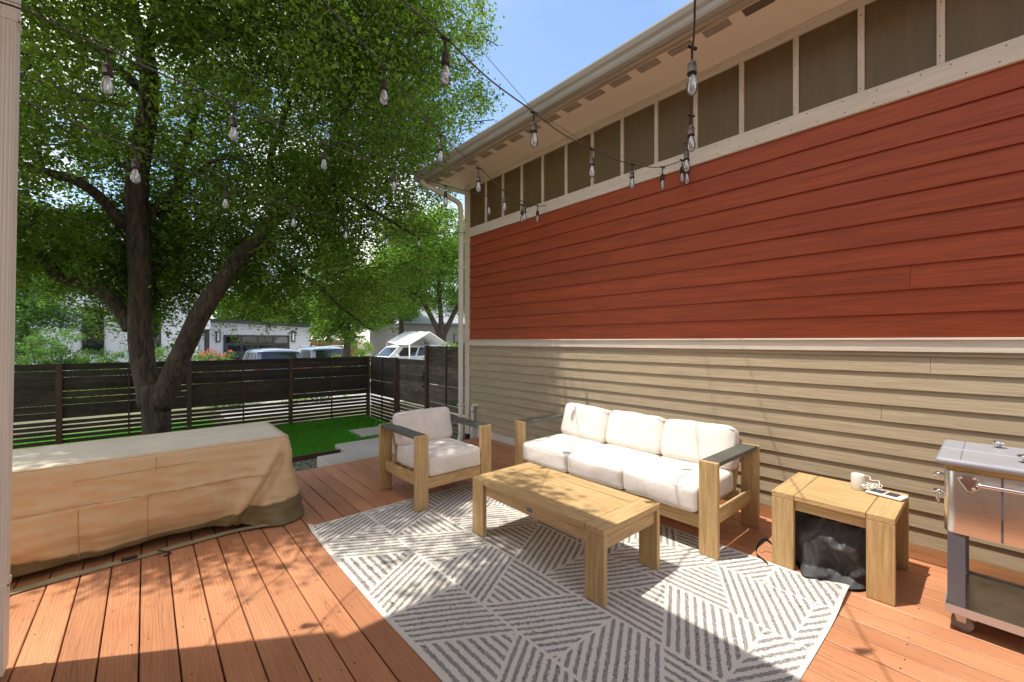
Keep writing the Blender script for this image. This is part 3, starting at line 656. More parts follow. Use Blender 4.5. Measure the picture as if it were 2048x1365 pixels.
# ------------------------------------------------------------------ trees and shrubs beyond the fence
def far_tree(u, t, zg, ht, cw, label, npt=240, per=60, size=.11, fork=True, lean=0, cbase=.35, m='leaf_far'):
    b = at(u, 682.5, t); e = empty('tree', (b.x, b.y, zg), label, 'tree', 'trees beyond the fence'); tb = MB()
    top = Vector((b.x, b.y, zg + ht * .5)); r = .018 * ht + .08
    if fork:
        tb.tube(catmull([(b.x, b.y, zg - .1), (b.x, b.y, zg + ht * .16), (b.x + .05, b.y, zg + ht * .22)], 4), [r * 1.3] + [r] * 8, 10)
        for k, a in enumerate((-.9, -.1, .85)):
            tb.tube(catmull([(b.x, b.y, zg + ht * .19), (b.x + a * ht * .07, b.y - a * .15 * ht * .2, zg + ht * .33), (b.x + a * ht * .17, b.y - a * .1 * ht, zg + ht * .55), (b.x + a * ht * .22, b.y, zg + ht * .78)], 4), np.linspace(r * .72, r * .2, 13), 8)
    else:
        tb.tube(catmull([(b.x, b.y, zg - .1), (b.x + .1, b.y, zg + ht * .4), (b.x, b.y + .1, zg + ht * .85)], 4), np.linspace(r, r * .25, 9), 8)
    tb.build('trunk', M['bark'], e)
    bl = [(b.x, b.y, zg + ht * (cbase + (1 - cbase) / 2), cw * .62, cw * .62, ht * (1 - cbase) * .5)]
    rr = random.Random(int(u * 7 + t))
    for k in range(6):
        a = rr.uniform(0, 6.28); bl.append((b.x + math.cos(a) * cw * .55, b.y + math.sin(a) * cw * .55, zg + ht * rr.uniform(cbase + .08, .85), cw * rr.uniform(.28, .42), cw * rr.uniform(.28, .42), ht * rr.uniform(.10, .17)))
    leaves('crown', blob_points(bl, npt, .9, int(u)), per, .20 + cw * .09, size, M[m], e, .3)
    return e
far_tree(884, 27, -.5, 11.0, 5.2, 'bright green tree with a three-way forked trunk behind the white canopy', 620, 70, .16, True)
far_tree(690, 17, -.5, 6.4, 1.75, 'bushy bright green tree hanging down right of the parked cars', 620, 70, .095, False, cbase=.27)
far_tree(800, 29, -.5, 9.0, 3.4, 'bright green tree rising just left of the white canopy peak', 620, 70, .14, False, cbase=.38)
far_tree(780, 34, -.5, 9.5, 4.2, 'tall green tree rising behind the grey roofed house', 420, 70, .18, False, cbase=.25)
far_tree(610, 40, -.5, 9.0, 5.0, 'leafy tree directly behind the right end of the garage', 420, 70, .20, False, cbase=.2)
far_tree(500, 41, -.5, 8.0, 5.0, 'leafy tree showing above the garage roof left of its middle', 420, 70, .20, False, cbase=.2)
far_tree(930, 38, -.5, 12, 6.0, 'tall tree behind the house corner downspout', 420, 70, .2, False, cbase=.2)
far_tree(40, 16, -.5, 5.6, 2.6, 'light green small tree beyond the fence beside the left downspout', 420, 60, .10, False, cbase=.15, m='leaf_shrub')
def shrub(u, t, zg, w_, h, label, npt=90, per=60, size=.07, m='leaf_shrub', flowers=0, name='shrub'):
    b = at(u, 682.5, t); e = empty(name, (b.x, b.y, zg), label, 'shrub', 'shrubs beyond the fence')
    sm = MB()
    for k in range(7):
        a = k * .9; sm.tube([(b.x, b.y, zg - .05), (b.x + math.cos(a) * w_ * .25, b.y + math.sin(a) * w_ * .25, zg + h * .5), (b.x + math.cos(a) * w_ * .42, b.y + math.sin(a) * w_ * .42, zg + h * .85)], [.02, .014, .006], 5)
    sm.build('stem', M['bark'], e)
    P = blob_points([(b.x, b.y, zg + h * .5, w_ * .5, w_ * .5, h * .5), (b.x - w_ * .25, b.y, zg + h * .45, w_ * .35, w_ * .35, h * .42), (b.x + w_ * .22, b.y, zg + h * .55, w_ * .35, w_ * .3, h * .45)], npt, .5, int(u + t))
    leaves('foliage', P, per, .22, size, M[m], e, .2)
    if flowers:
        Q = P[np.argsort(-P[:, 2] - rng.uniform(0, h * .6, len(P)))[:flowers]] + [0, 0, .12]
        leaves('blossom', Q, 22, .10, .05, M['flower'], e, 0)
shrub(425, 14.5, -.5, 2.0, 1.62, 'shrub dotted with coral red flowers in front of the garage', 110, 60, .07, 'leaf_shrub', 34, 'flowering_shrub')
shrub(345, 15, -.5, 1.9, 2.05, 'green shrub seen between the two forks of the big trunk', 110)
shrub(225, 17, -.5, 2.4, 1.75, 'low green shrub under the tall window of the white house', 110)
shrub(90, 14, -.5, 2.4, 2.4, 'tall green shrub left of the tall window', 150)
shrub(720, 19, -.5, 2.4, 1.9, 'dark green shrub between the second car and the white truck', 120, 60, .08, 'leaf_far')
shrub(905, 18, -.5, 2.2, 1.9, 'green shrub behind the taller plank fence', 110, 60, .08, 'leaf_far')
for u, t, w_, h, lb in ((60, 11.5, 2.2, .8, 'low green ground shrub seen through the slats left of the trunk'), (200, 12, 2.2, .8, 'low green ground shrub seen through the slats just left of the trunk'), (640, 13.5, 2.6, .75, 'low green shrub seen through the slats near the fence corner'), (470, 12.5, 2.0, .7, 'low shrub seen through the slats right of the trunk')):
    shrub(u, t, -.5, w_, h, lb, 70, 60, .05, 'leaf_far')
grass('grass', 26000, -3.5, 1.2, 10.1, 12.5, -.50, .10, 'longer grass outside the back fence seen through its slats')

# ------------------------------------------------------------------ buildings beyond
wh = empty('white_house', (-1, 28, -.5), 'white two storey house with tall dark windows behind the trees at left', 'house')
def wallbox(e, name, m, x0, x1, y0, y1, z0, z1, bevel=0): return MB().box(x0, x1, y0, y1, z0, z1).build(name, m, e, bevel)
wallbox(wh, 'wall', M['stucco'], -6.5, 1.9, 28.0, 36, -.5, 7.2)
wallbox(wh, 'overhang', M['stucco'], 1.9, 2.62, 27.6, 33, 2.08, 7.2)
wallbox(wh, 'roof_edge', M['darkmetal'], -6.7, 2.8, 27.5, 36.2, 7.2, 7.4)
wallbox(wh, 'post', M['darkmetal'], 2.38, 2.60, 27.8, 28.0, -.5, 2.075)
def window(e, x0, x1, y, z0, z1, mull=()):
    f = MB(); t = .06
    f.box(x0, x0 + t, y - .05, y, z0, z1); f.box(x1 - t, x1, y - .05, y, z0, z1); f.box(x0 + t + .001, x1 - t - .001, y - .05, y, z1 - t, z1); f.box(x0 + t + .001, x1 - t - .001, y - .05, y, z0, z0 + t)
    for z in mull: f.box(x0 + t + .001, x1 - t - .001, y - .045, y, z - .025, z + .025)
    fo = f.build('window', M['darkmetal'], e)
    MB().box(x0 + t, x1 - t, y - .02, y - .004, z0 + t, z1 - t).build('pane', M['doorglass'], fo, loc=(0, 0, 0))
window(wh, -2.24, -1.48, 27.995, .84, 3.05, (2.2,))
window(wh, -4.6, -3.6, 27.995, .9, 2.0)
window(wh, -.3, .6, 27.995, .84, 3.05)
window(wh, -3.2, -2.0, 27.995, 4.2, 6.0); window(wh, 0, 1.2, 27.995, 4.2, 6.0)
ga = empty('garage', (6, 34, -.5), 'white garage with dark glass door and two tall wall lamps', 'garage')
wallbox(ga, 'wall', M['stucco'], 2.66, 9.35, 34, 40, -.5, 2.40)
MB().hexa([(2.66, 33.4, 2.75), (11.2, 33.4, 2.40), (11.2, 40.3, 2.40), (2.66, 40.3, 2.75), (2.66, 33.4, 2.93), (11.2, 33.4, 2.58), (11.2, 40.3, 2.58), (2.66, 40.3, 2.93)]).build('roof', M['darkmetal'], ga)
MB().hexa([(2.66, 33.95, 2.401), (9.35, 33.95, 2.401), (9.35, 34.2, 2.401), (2.66, 34.2, 2.401), (2.66, 33.95, 2.74), (9.35, 33.95, 2.46), (9.35, 34.2, 2.46), (2.66, 34.2, 2.74)]).build('fascia', M['stucco'], ga)
dr = MB(); X0, X1, Z0, Z1 = 4.0, 7.9, -.5, 1.80; yD = 33.96
for xx in np.linspace(X0, X1, 5): dr.box(xx - .06, xx + .06, yD - .03, yD, Z0, Z1)
for zz_ in np.linspace(Z0, Z1, 5): dr.box(X0 - .059, X1 + .059, yD - .0285, yD, zz_ - .06, zz_ + .06)
dro = dr.build('garage_door', M['darkmetal'], ga)
MB().box(X0, X1, yD + .001, yD + .03, Z0, Z1).build('pane', M['doorglass'], dro, loc=(0, 0, 0))
for u in (436.5, 586.5):
    d = at(u, 680, 1); xx = d.x / d.y * 33.9
    f = MB().box(xx - .13, xx + .13, 33.86, 33.99, 1.38, 2.10).build('wall_lamp', M['darkmetal'], ga, .01)
    MB().box(xx - .06, xx + .06, 33.85, 33.859, 1.46, 2.02).build('glass', M['lampglass'], f, loc=(0, 0, 0))
cf = MB()
for k in range(14): cf.box(9.4, 13.0, 34.0, 34.03, -.5 + k * .145, -.5 + k * .145 + .138)
tag(cf.build('plank_fence', M['cedar']), 'reddish wooden plank fence right of the garage', 'fence')
gh = empty('grey_house', (14.5, 29, -.5), 'grey house with a pale metal roof behind the white canopy', 'house')
b0 = at(770, 660, 33); b1 = at(925, 660, 33); fx0, fx1, fy = 13.8, 21.0, 27.5
wallbox(gh, 'wall', M['greywall'], fx0, fx1, fy, fy + 6, -.5, 2.75)
MB().hexa([(fx0 - .5, fy - .6, 2.70), (fx1 + .5, fy - .6, 2.70), (fx1 + .5, fy + 3.2, 4.4), (fx0 - .5, fy + 3.2, 4.4), (fx0 - .5, fy - .6, 2.82), (fx1 + .5, fy - .6, 2.82), (fx1 + .5, fy + 3.2, 4.52), (fx0 - .5, fy + 3.2, 4.52)]).build('roof', M['greyroof'], gh)
window(gh, 15.3, 16.6, fy - .005, .6, 2.0, (1.3,)); window(gh, 18.0, 19.3, fy - .005, .6, 2.0, (1.3,))

# ------------------------------------------------------------------ vehicles beyond the fence
def car(name, x, y, rz, z, paint, L_, W_, H_, label, cat, group=None, pick=False, rails=False):
    e = empty(name, (x, y, z), label, cat, group); e.rotation_euler = (0, 0, rz)
    # side profile in (length, height); front at +length
    h = H_
    lower = [(-L_/2, .35), (-L_/2 - .02, .62), (-L_/2 + .03, h * .58), (L_/2 - .95, h * .58), (L_/2 - .15, h * .50), (L_/2, .62), (L_/2 - .02, .32), (L_/2 - .4, .22), (-L_/2 + .4, .22)]
    mb = MB(); secs = [(-1, .90), (-.93, 1), (.93, 1), (1, .90)]; n = len(lower); vs = []
    for s_, k in secs: vs += [(s_ * W_ / 2, p[0] * (.985 + .015 * k), .35 + (p[1] - .35) * (k if p[1] > .5 else 1)) for p in lower]
    mb.add(vs, [(i * n + j, i * n + (j + 1) % n, (i + 1) * n + (j + 1) % n, (i + 1) * n + j) for i in range(3) for j in range(n)] + [tuple(range(n)), tuple(range(4 * n - 1, 3 * n - 1, -1))])
    mb.build('body', paint, e, .03, 3, loc=(0, 0, 0))
    rb, rt = (-L_/2 + .05, -L_/2 + .42); fb, ft = (L_/2 - 1.05, L_/2 - 1.85)
    z0, z1 = h * .575, h
    wb, wt = W_ * .47, W_ * .40
    cabin = MB(); ys = []; k85 = .86; zc = z0 + (z1 - z0) * k85; wc = wb + (wt - wb) * k85
    rc, fc_ = rb + (rt - rb) * k85, fb + (ft - fb) * k85
    cabin.hexa([(-wb, rb, z0), (wb, rb, z0), (wb, fb, z0), (-wb, fb, z0), (-wc, rc, zc), (wc, rc, zc), (wc, fc_, zc), (-wc, fc_, zc)])
    rings = [[(-wc, y_, zc), (-wt * .95, y_, zc + (z1 - zc) * kk * .7), (-wt * .6, y_, zc + (z1 - zc) * kk * 1.15), (0, y_, zc + (z1 - zc) * kk * 1.35), (wt * .6, y_, zc + (z1 - zc) * kk * 1.15), (wt * .95, y_, zc + (z1 - zc) * kk * .7), (wc, y_, zc)] for y_, kk in ((rc - .05, .12), (rc + .06, .6), (rt + .22, .95), ((rt + ft) / 2, 1.12), (ft - .3, 1.0), (fc_ - .08, .55), (fc_, .05))]
    cabin.add([p for r_ in rings for p in r_], [(i * 7 + j, i * 7 + j + 1, (i + 1) * 7 + j + 1, (i + 1) * 7 + j) for i in range(6) for j in range(6)], True)
    cabin.build('cabin', paint, e, 0, 2, loc=(0, 0, 0))
    def quad(nm, pts, m, out):
        o_ = Vector(out); a = [Vector(p) for p in pts]
        return MB().hexa([p + o_ * .001 for p in a] + [p + o_ * .012 for p in a]).build(nm, m, e, .006, 2, loc=(0, 0, 0))
    def lerp(a, b, t): return Vector(a) * (1 - t) + Vector(b) * t
    def cab(side, s, t):          # point on cabin face
        if side == 'rear': return lerp(lerp((-wb, rb, z0), (wb, rb, z0), s), lerp((-wt, rt, z1), (wt, rt, z1), s), t)
        if side == 'front': return lerp(lerp((-wb, fb, z0), (wb, fb, z0), s), lerp((-wt, ft, z1), (wt, ft, z1), s), t)
        if side == 'l': return lerp(lerp((-wb, rb, z0), (-wb, fb, z0), s), lerp((-wt, rt, z1), (-wt, ft, z1), s), t)
        return lerp(lerp((wb, rb, z0), (wb, fb, z0), s), lerp((wt, rt, z1), (wt, ft, z1), s), t)
    for side, out_, spans in (('rear', (0, -1, .2), [(.10, .90)]), ('front', (0, 1, .2), [(.06, .94)]), ('l', (-1, 0, .1), [(.08, .30), (.33, .60), (.63, .90)]), ('r', (1, 0, .1), [(.08, .30), (.33, .60), (.63, .90)])):
        for a, b in spans: quad('window', [cab(side, a, .14), cab(side, b, .14), cab(side, b, .80), cab(side, a, .80)], M['doorglass'], out_)
    for sx in (-1, 1):
        for yy in (-L_ / 2 + .85, L_ / 2 - .85):
            wo = MB().lathe([(.20, -.11), (.34, -.10), (.35, -.05), (.35, .05), (.34, .10), (.20, .11)], (sx * (W_ / 2 - .10), yy, .345), 24, True, 'x').build('wheel', M['tyre'], e, loc=(0, 0, 0))
            MB().lathe([(.02, .0), (.19, .006), (.2, -.02)], (sx * (W_ / 2 - .10) + sx * .108, yy, .345), 20, False, 'x').build('rim', M['chrome'], wo, loc=(0, 0, 0))
        MB().box(sx * W_ / 2 - sx * .24 - .11, sx * W_ / 2 - sx * .24 + .11, -L_ / 2 - .035, -L_ / 2 + .02, h * .46, h * .57).build('taillight', M['taillight'], e, .01, loc=(0, 0, 0))
        MB().box(sx * W_ / 2 - sx * .30 - .16, sx * W_ / 2 - sx * .30 + .16, L_ / 2 - .06, L_ / 2 + .0, h * .40, h * .47).build('headlight', M['lampglass'], e, .01, loc=(0, 0, 0))
        MB().box(sx * (W_ / 2 + .10) - .09, sx * (W_ / 2 + .10) + .09, L_ / 2 - 1.62, L_ / 2 - 1.50, h * .60, h * .69).build('mirror', paint, e, .03, loc=(0, 0, 0))
        if rails: MB().tube(catmull([(sx * wt * .86, rt + .1, h - .01), (sx * wt * .86, rt + .2, h + .05), (sx * wt * .86, ft - .2, h + .05), (sx * wt * .86, ft - .05, h - .01)], 4), .022, 8).build('roof_rail', M['chrome'], e, loc=(0, 0, 0))
    MB().box(-.5, .5, -L_ / 2 - .03, -L_ / 2 + .0, .36, .50).build('bumper', M['tyre'], e, .01, loc=(0, 0, 0))
    return e
car('parked_car', 4.00, 20.6, 0, -.49, M['blue'], 4.5, 1.82, 1.60, 'grey blue hatchback parked in front of the glass garage door', 'car', 'cars parked beyond the fence')
car('parked_car', 6.30, 21.7, 0, -.49, M['silver'], 4.6, 1.86, 1.66, 'silver blue wagon with roof rails parked right of the garage', 'car', 'cars parked beyond the fence', rails=True)
tk = car('pickup_truck', 11.6, 22.6, R(90), -.49, M['carwhite'], 5.4, 1.95, 1.72, 'white truck with a red and black decal parked under the white canopy', 'truck')
dc = MB(); dc.box(-.985, -.977, -.35, .18, 1.00, 1.10) if False else None
for a, b, z0_, z1_, m_ in ((.28, .62, .88, 1.08, 'taillight'), (-.38, .27, .93, 1.02, 'taillight'), (.34, .56, .92, 1.04, 'tyre'), (-.36, .26, .95, .975, 'tyre')):
    pass
d1 = MB(); d1.box(.977, .981, .10, .45, .86, 1.06); d1.box(.977, .981, -.65, .098, .92, 1.01); d1.build('decal', M['taillight'], tk, loc=(0, 0, 0))
d2 = MB(); d2.box(.982, .985, .15, .40, .90, 1.02); d2.box(.982, .985, -.6, .06, .945, .975); d2.build('decal', M['tyre'], tk, loc=(0, 0, 0))
# canopy
cn_ = empty('canopy', (12.6, 21, -.5), 'white tarpaulin canopy with a pitched roof on thin white poles', 'canopy')
pl, pr_, pk = at(819, 689, 21), at(898, 689, 21), at(860, 663.5, 21)
bl, br, bk = at(774, 684, 27), at(846, 684, 27), at(812, 662.5, 27)
tp = MB()
def panel(a, b, c, d):
    a, b, c, d = map(Vector, (a, b, c, d)); n_ = 10; vs = []
    for i in range(n_ + 1):
        for j in range(5):
            s, t = i / n_, j / 4; p = (a * (1 - s) + b * s) * (1 - t) + (d * (1 - s) + c * s) * t
            p.z -= .08 * math.sin(s * math.pi) * (1 - t) + .03 * math.sin(s * 9.4) ** 2; vs.append(p)
    top = vs; k = len(vs); vs = vs + [p - Vector((0, 0, .012)) for p in vs]
    fs = [(i * 5 + j, (i + 1) * 5 + j, (i + 1) * 5 + j + 1, i * 5 + j + 1) for i in range(n_) for j in range(4)]
    tp.add(vs, fs + [tuple(q + k for q in reversed(f)) for f in fs], True)
panel(pl, bl, bk, pk); panel(pr_, br, bk, pk)
tp.build('tarpaulin', M['tarp'], cn_)
for q in (pl, pr_, bl, br):
    MB().tube([(q.x, q.y, -.5), (q.x, q.y, q.z - .02)], .032, 8).build('pole', M['white'], cn_)
MB().tube([pl - Vector((0, 0, .04)), pk - Vector((0, 0, .04)), pr_ - Vector((0, 0, .04))], .025, 8).build('rafter', M['white'], cn_)
MB().tube([bl - Vector((0, 0, .04)), bk - Vector((0, 0, .04)), br - Vector((0, 0, .04))], .025, 8).build('rafter', M['white'], cn_)

# ------------------------------------------------------------------ rug
RX0, RY0, RW, RL = .945, .545, 2.125, 2.955
def rug():
    nx, ny = 430, 600
    X, Y = np.meshgrid(np.linspace(0, RW, nx), np.linspace(0, RL, ny), indexing='ij')
    S = np.full(X.shape, -1.0)
    PER = 1.066
    # each column: (x left, x right, apex height of its triangle, apex on the right side?)
    cols = [(-.42, .02, 1.0 + .52, False), (.02, .445, 1.0, True), (.445, .90, 1.288, False), (.90, 1.40, .741, True), (1.40, 1.835, .634, True), (1.835, 2.30, .90, False)]
    for xl, xr, ya, right in cols:
        wd = xr - xl; m = (X >= xl) & (X < xr); a = (X - xl) / wd
        if not right: a = 1 - a                       # a = 0 on the triangle's base side, 1 at its apex side
        yy = (Y - ya + 10 * PER) % PER                # 0 at the apex height
        yy = np.where(yy > PER * .5, yy - PER, yy)    # -PER/2 .. PER/2, seam at +-PER/2
        half = .262 * (1 - a)                         # triangle half height
        tri = np.abs(yy) < half
        slope = .262 / wd
        # triangle: stripes parallel to the column; outside: stripes parallel to the triangle's sides
        pv = .0475; v_tri = np.cos(2 * np.pi * ((a * wd) / pv + .5))
        dist = (np.abs(yy) - half) / math.sqrt(1 + slope ** 2); pd = .0425
        v_out = np.cos(2 * np.pi * (dist / pd + .5))
        v = np.where(tri, v_tri, v_out)
        edge = np.minimum(np.abs(np.abs(yy) - half), PER)            # light seam along the sides
        seam = PER / 2 - np.abs(yy)
        v = np.where(edge < .009, -1, v); v = np.where(seam < .007, -1, v)
        v = np.where((np.minimum(a, 1 - a) * wd) < .0065, -1, v)
        S[m] = v[m]
    bord = np.minimum(np.minimum(X, RW - X), np.minimum(Y, RL - Y)); S[bord < .022] = -1
    # wobble of the edges and the curled corner
    ex = .010 * np.sin(Y * 2.1 + .5) * (1 - X / RW) ** 6; ey = .006 * np.sin(X * 3.0)
    Z = np.full(X.shape, .0065)
    cx = np.exp(-((X - RW + .06) / .22) ** 2) * np.exp(-(Y / .10) ** 2); Z += .030 * cx
    cx2 = np.exp(-(X / .03) ** 2 - ((Y - RL) / .05) ** 2); Z += .022 * cx2
    Z += .0022 * np.sin(X * 7 + Y * 3) * np.sin(Y * 5 - X * 2)
    Z = np.maximum(Z, .0045)
    V = np.stack([X + RX0 + ex, Y + RY0 + ey, Z], -1).reshape(-1, 3)
    i, j = np.meshgrid(np.arange(nx - 1), np.arange(ny - 1), indexing='ij'); a = i * ny + j
    F = np.stack([a, a + ny, a + ny + 1, a + 1], -1).reshape(-1, 4)
    # the underside, a few millimetres lower, and the side walls
    nv = len(V); Vb = V.copy(); Vb[:, 2] -= .0045; Fb = F[:, ::-1] + nv
    loop = np.concatenate([np.arange(nx) * ny, (nx - 1) * ny + np.arange(1, ny), (np.arange(nx - 1)[::-1]) * ny + ny - 1, np.arange(1, ny - 1)[::-1]])
    l2 = np.roll(loop, -1); Fs = np.stack([loop, loop + nv, l2 + nv, l2], -1)
    o = npmesh('rug', np.concatenate([V, Vb]), np.concatenate([F, Fb, Fs]), M['rug'])
    at_ = o.data.attributes.new('stripe', 'FLOAT', 'POINT'); at_.data.foreach_set('value', np.concatenate([S.ravel(), np.full(nv, -1.0)]).astype(np.float32))
    return tag(o, 'cream outdoor rug with dark grey zigzag stripes on the deck', 'rug')
rug()

# ------------------------------------------------------------------ cushions
def cushion(name, parent, c, size, r, puff, seed, rot=None, m=None, cuts=15):
    hx, hy, hz = (s / 2 for s in size); b = bmesh.new(); bmesh.ops.create_cube(b, size=2)
    bmesh.ops.subdivide_edges(b, edges=b.edges, cuts=cuts, use_grid_fill=True)
    for v in b.verts:
        p = v.co; x, y, z = (math.copysign(abs(t) ** .93, t) for t in p)
        q = Vector((x * hx, y * hy, z * hz)); i_ = Vector((max(-hx + r, min(hx - r, q.x)), max(-hy + r, min(hy - r, q.y)), max(-hz + r, min(hz - r, q.z))))
        d = q - i_
        if d.length > 1e-6: q = i_ + d.normalized() * r
        bul = (1 - x * x) * (1 - y * y); q.z += math.copysign(1, z) * abs(z) * bul * puff * (1 if z > 0 else .3)
        q.x += x * (1 - y * y) * (1 - z * z) * .012; q.y += y * (1 - x * x) * (1 - z * z) * .012
        w1 = N3(q, 5.5, seed); w2 = N3(Vector((q.x * 3, q.y * 3, q.z)), 6, seed + 9)
        w3 = .5 - abs(N3(q, 9, seed + 4)); q += q.normalized() * (w1 * .011 + w2 * .005 + w3 * .005)
        v.co = q
    me = bpy.data.meshes.new(name); b.to_mesh(me); b.free(); me.polygons.foreach_set('use_smooth', [True] * len(me.polygons)); me.materials.append(m or M['cush'])
    o = bpy.data.objects.new(name, me); C.objects.link(o); o.parent = parent; o.location = Vector(c) - parent.location
    if rot: o.rotation_euler = rot
    sm = o.modifiers.new('smooth', 'SUBSURF'); sm.levels = 1; sm.render_levels = 1
    # welt seam round the upper edge
    pts = []
    for k in range(48):
        a = 2 * math.pi * k / 48; cx_, sy_ = math.cos(a), math.sin(a); e_ = .22
        px = math.copysign(abs(cx_) ** e_, cx_) * (hx - .004); py = math.copysign(abs(sy_) ** e_, sy_) * (hy - .004)
        pts.append((px, py, hz - r * .55))
    s_ = MB(); s_.tube(pts + [pts[0]], .0035, 6, False); so_ = s_.build('welt', M['cush'], o, loc=(0, 0, 0))
    return o

# ------------------------------------------------------------------ sofa
S0 = empty('sofa', (3.2, 2.2, 0), 'long wooden outdoor sofa with white cushions against the tan wall', 'sofa')
ZB = .008
for ya, yb in ((1.192, 1.317), (3.078, 3.203)):
    box('leg', M['wz'], S0, 2.832, 2.868, ya, yb, ZB, .640); box('leg', M['wz'], S0, 3.558, 3.594, ya, yb, .002, .640)
    a = MB().box(2.869, 3.557, ya + .003, yb - .003, .612, .643).build('armrest', M['arm'], S0, .006, 3)
    box('side_rail', M['wx'], S0, 2.869, 3.557, (ya + yb) / 2 - .018, (ya + yb) / 2 + .018, .195, .285)
box('front_rail', M['wy'], S0, 2.845, 2.878, 1.318, 3.077, .175, .268)
box('back_rail', M['wy'], S0, 3.50, 3.53, 1.318, 3.077, .175, .268)
sl = MB()
for k in range(9): sl.box(2.88, 3.495, 1.36 + k * .19, 1.45 + k * .19, .245, .265)
sl.build('seat_slats', M['wx'], S0)
for yc in (1.345, 2.2, 3.05):
    MB().hexa([(3.44, yc - .02, .27), (3.48, yc - .02, .27), (3.48, yc + .02, .27), (3.44, yc + .02, .27), (3.575, yc - .02, .665), (3.615, yc - .02, .665), (3.615, yc + .02, .665), (3.575, yc + .02, .665)]).build('back_support', M['wz'], S0, .003)
box('back_top_rail', M['wy'], S0, 3.585, 3.615, 1.33, 3.07, .60, .67)
for k in range(3):
    yc = 1.322 + .586 * (k + .5) + (0 if k != 0 else .002)
    cushion('seat_cushion', S0, (3.135, yc, .362), (.66, .584, .188),   .042, .010, 3.1 * k + 1)
    cushion('back_cushion', S0, (3.468, yc - .004, .600), (.19, .576, .340), .055, .0, 2.3 * k + 20, rot=(R(1.2 * (k - 1)), R(16), R(1.5 * (1 - k))))

# ------------------------------------------------------------------ armchair
A0 = empty('armchair', (2.11, 3.55, 0), 'wooden outdoor armchair with cream cushions at the far end of the rug', 'armchair')
for xa, xb in ((1.712, 1.834), (2.398, 2.520)):
    box('leg', M['wz'], A0, xa, xb, 3.192, 3.228, ZB, .640); box('leg', M['wz'], A0, xa, xb, 3.900, 3.936, .002, .640)
    MB().box(xa + .003, xb - .003, 3.229, 3.899, .612, .643).build('armrest', M['arm'], A0, .006, 3)
    box('side_rail', M['wy'], A0, (xa + xb) / 2 - .018, (xa + xb) / 2 + .018, 3.229, 3.899, .195, .285)
box('front_rail', M['wx'], A0, 1.835, 2.397, 3.203, 3.236, .175, .268)
box('back_rail', M['wx'], A0, 1.835, 2.397, 3.84, 3.87, .175, .268)
sl = MB()
for k in range(4): sl.box(1.86, 2.37, 3.27 + k * .145, 3.36 + k * .145, .245, .265)
sl.build('seat_slats', M['wx'], A0)
for xc in (1.856, 2.376):
    MB().hexa([(xc - .02, 3.78, .27), (xc + .02, 3.78, .27), (xc + .02, 3.82, .27), (xc - .02, 3.82, .27), (xc - .02, 3.915, .665), (xc + .02, 3.915, .665), (xc + .02, 3.955, .665), (xc - .02, 3.955, .665)]).build('back_support', M['wz'], A0, .003)
box('back_top_rail', M['wx'], A0, 1.84, 2.39, 3.925, 3.955, .60, .66)
cushion('seat_cushion', A0, (2.116, 3.50, .360), (.565, .64, .188), .042, .012, 41)
cushion('back_cushion', A0, (2.12, 3.795, .592), (.585, .19, .330), .055, .0, 47, rot=(R(-14), 0, 0))

# ------------------------------------------------------------------ coffee table and side table
T = empty('coffee_table', (2.14, 1.98, 0), 'low wooden slatted coffee table in the middle of the rug', 'coffee table')
tx0, tx1, ty0, ty1, tz = 1.866, 2.452, 1.386, 2.595, .424
for ya, yb in ((ty0, ty0 + .130), (ty1 - .130, ty1)):
    box('leg', M['wz'], T, tx0, tx0 + .036, ya, yb, ZB, tz - .036); box('leg', M['wz'], T, tx1 - .036, tx1, ya, yb, ZB, tz - .036)
    box('end_board', M['wx'], T, tx0, tx1, ya, yb, tz - .0355, tz, .003)
    ye = ya + .02 if ya == ty0 else yb - .055
    box('end_apron', M['wx'], T, tx0 + .037, tx1 - .037, ye, ye + .034, tz - .125, tz - .037)
iw = (tx1 - tx0 - 4 * .004) / 5
ts = []
for k in range(5):
    xa = tx0 + k * (iw + .004); box('top_slat', M['wy'], T, xa, xa + iw, ty0 + .133, ty1 - .133, tz - .032, tz - .001 - (.002 if k == 3 else 0), .002)
for xa in (tx0 + .022, tx1 - .056): box('side_apron', M['wy'], T, xa, xa + .034, ty0 + .131, ty1 - .131, tz - .115, tz - .038)
pl_ = MB().box(tx0 + .0185, tx0 + .0215, 1.965, 2.012, tz - .088, tz - .065).build('metal_plate', M['legm'], T, .001)
box('brace', M['wx'], T, tx0 + .057, tx1 - .057, 1.95, 2.00, tz - .15, tz - .116)
D = empty('side_table', (3.35, .65, 0), 'square wooden side table on the deck beside the steel cooler', 'side table')
sx0, sx1, sy0, sy1, sz = 3.075, 3.650, .352, .950, .478
for ya, yb in ((sy0, sy0 + .122), (sy1 - .122, sy1)):
    box('leg', M['wz'], D, sx0, sx0 + .036, ya, yb, .003, sz - .036); box('leg', M['wz'], D, sx1 - .036, sx1, ya, yb, .003, sz - .036)
    box('end_board', M['wx'], D, sx0, sx1, ya, yb, sz - .0355, sz, .003)
    box('end_apron', M['wx'], D, sx0 + .037, sx1 - .037, (ya + yb) / 2 - .017, (ya + yb) / 2 + .017, sz - .11, sz - .037)
jw = (sx1 - sx0 - 4 * .003) / 5
for k in range(5):
    xa = sx0 + k * (jw + .003); box('top_slat', M['wy'], D, xa, xa + jw, sy0 + .125, sy1 - .125, sz - .032, sz - .001, .002)
for xa in (sx0 + .020, sx1 - .054): box('side_apron', M['wy'], D, xa, xa + .034, sy0 + .123, sy1 - .123, sz - .098, sz - .034)

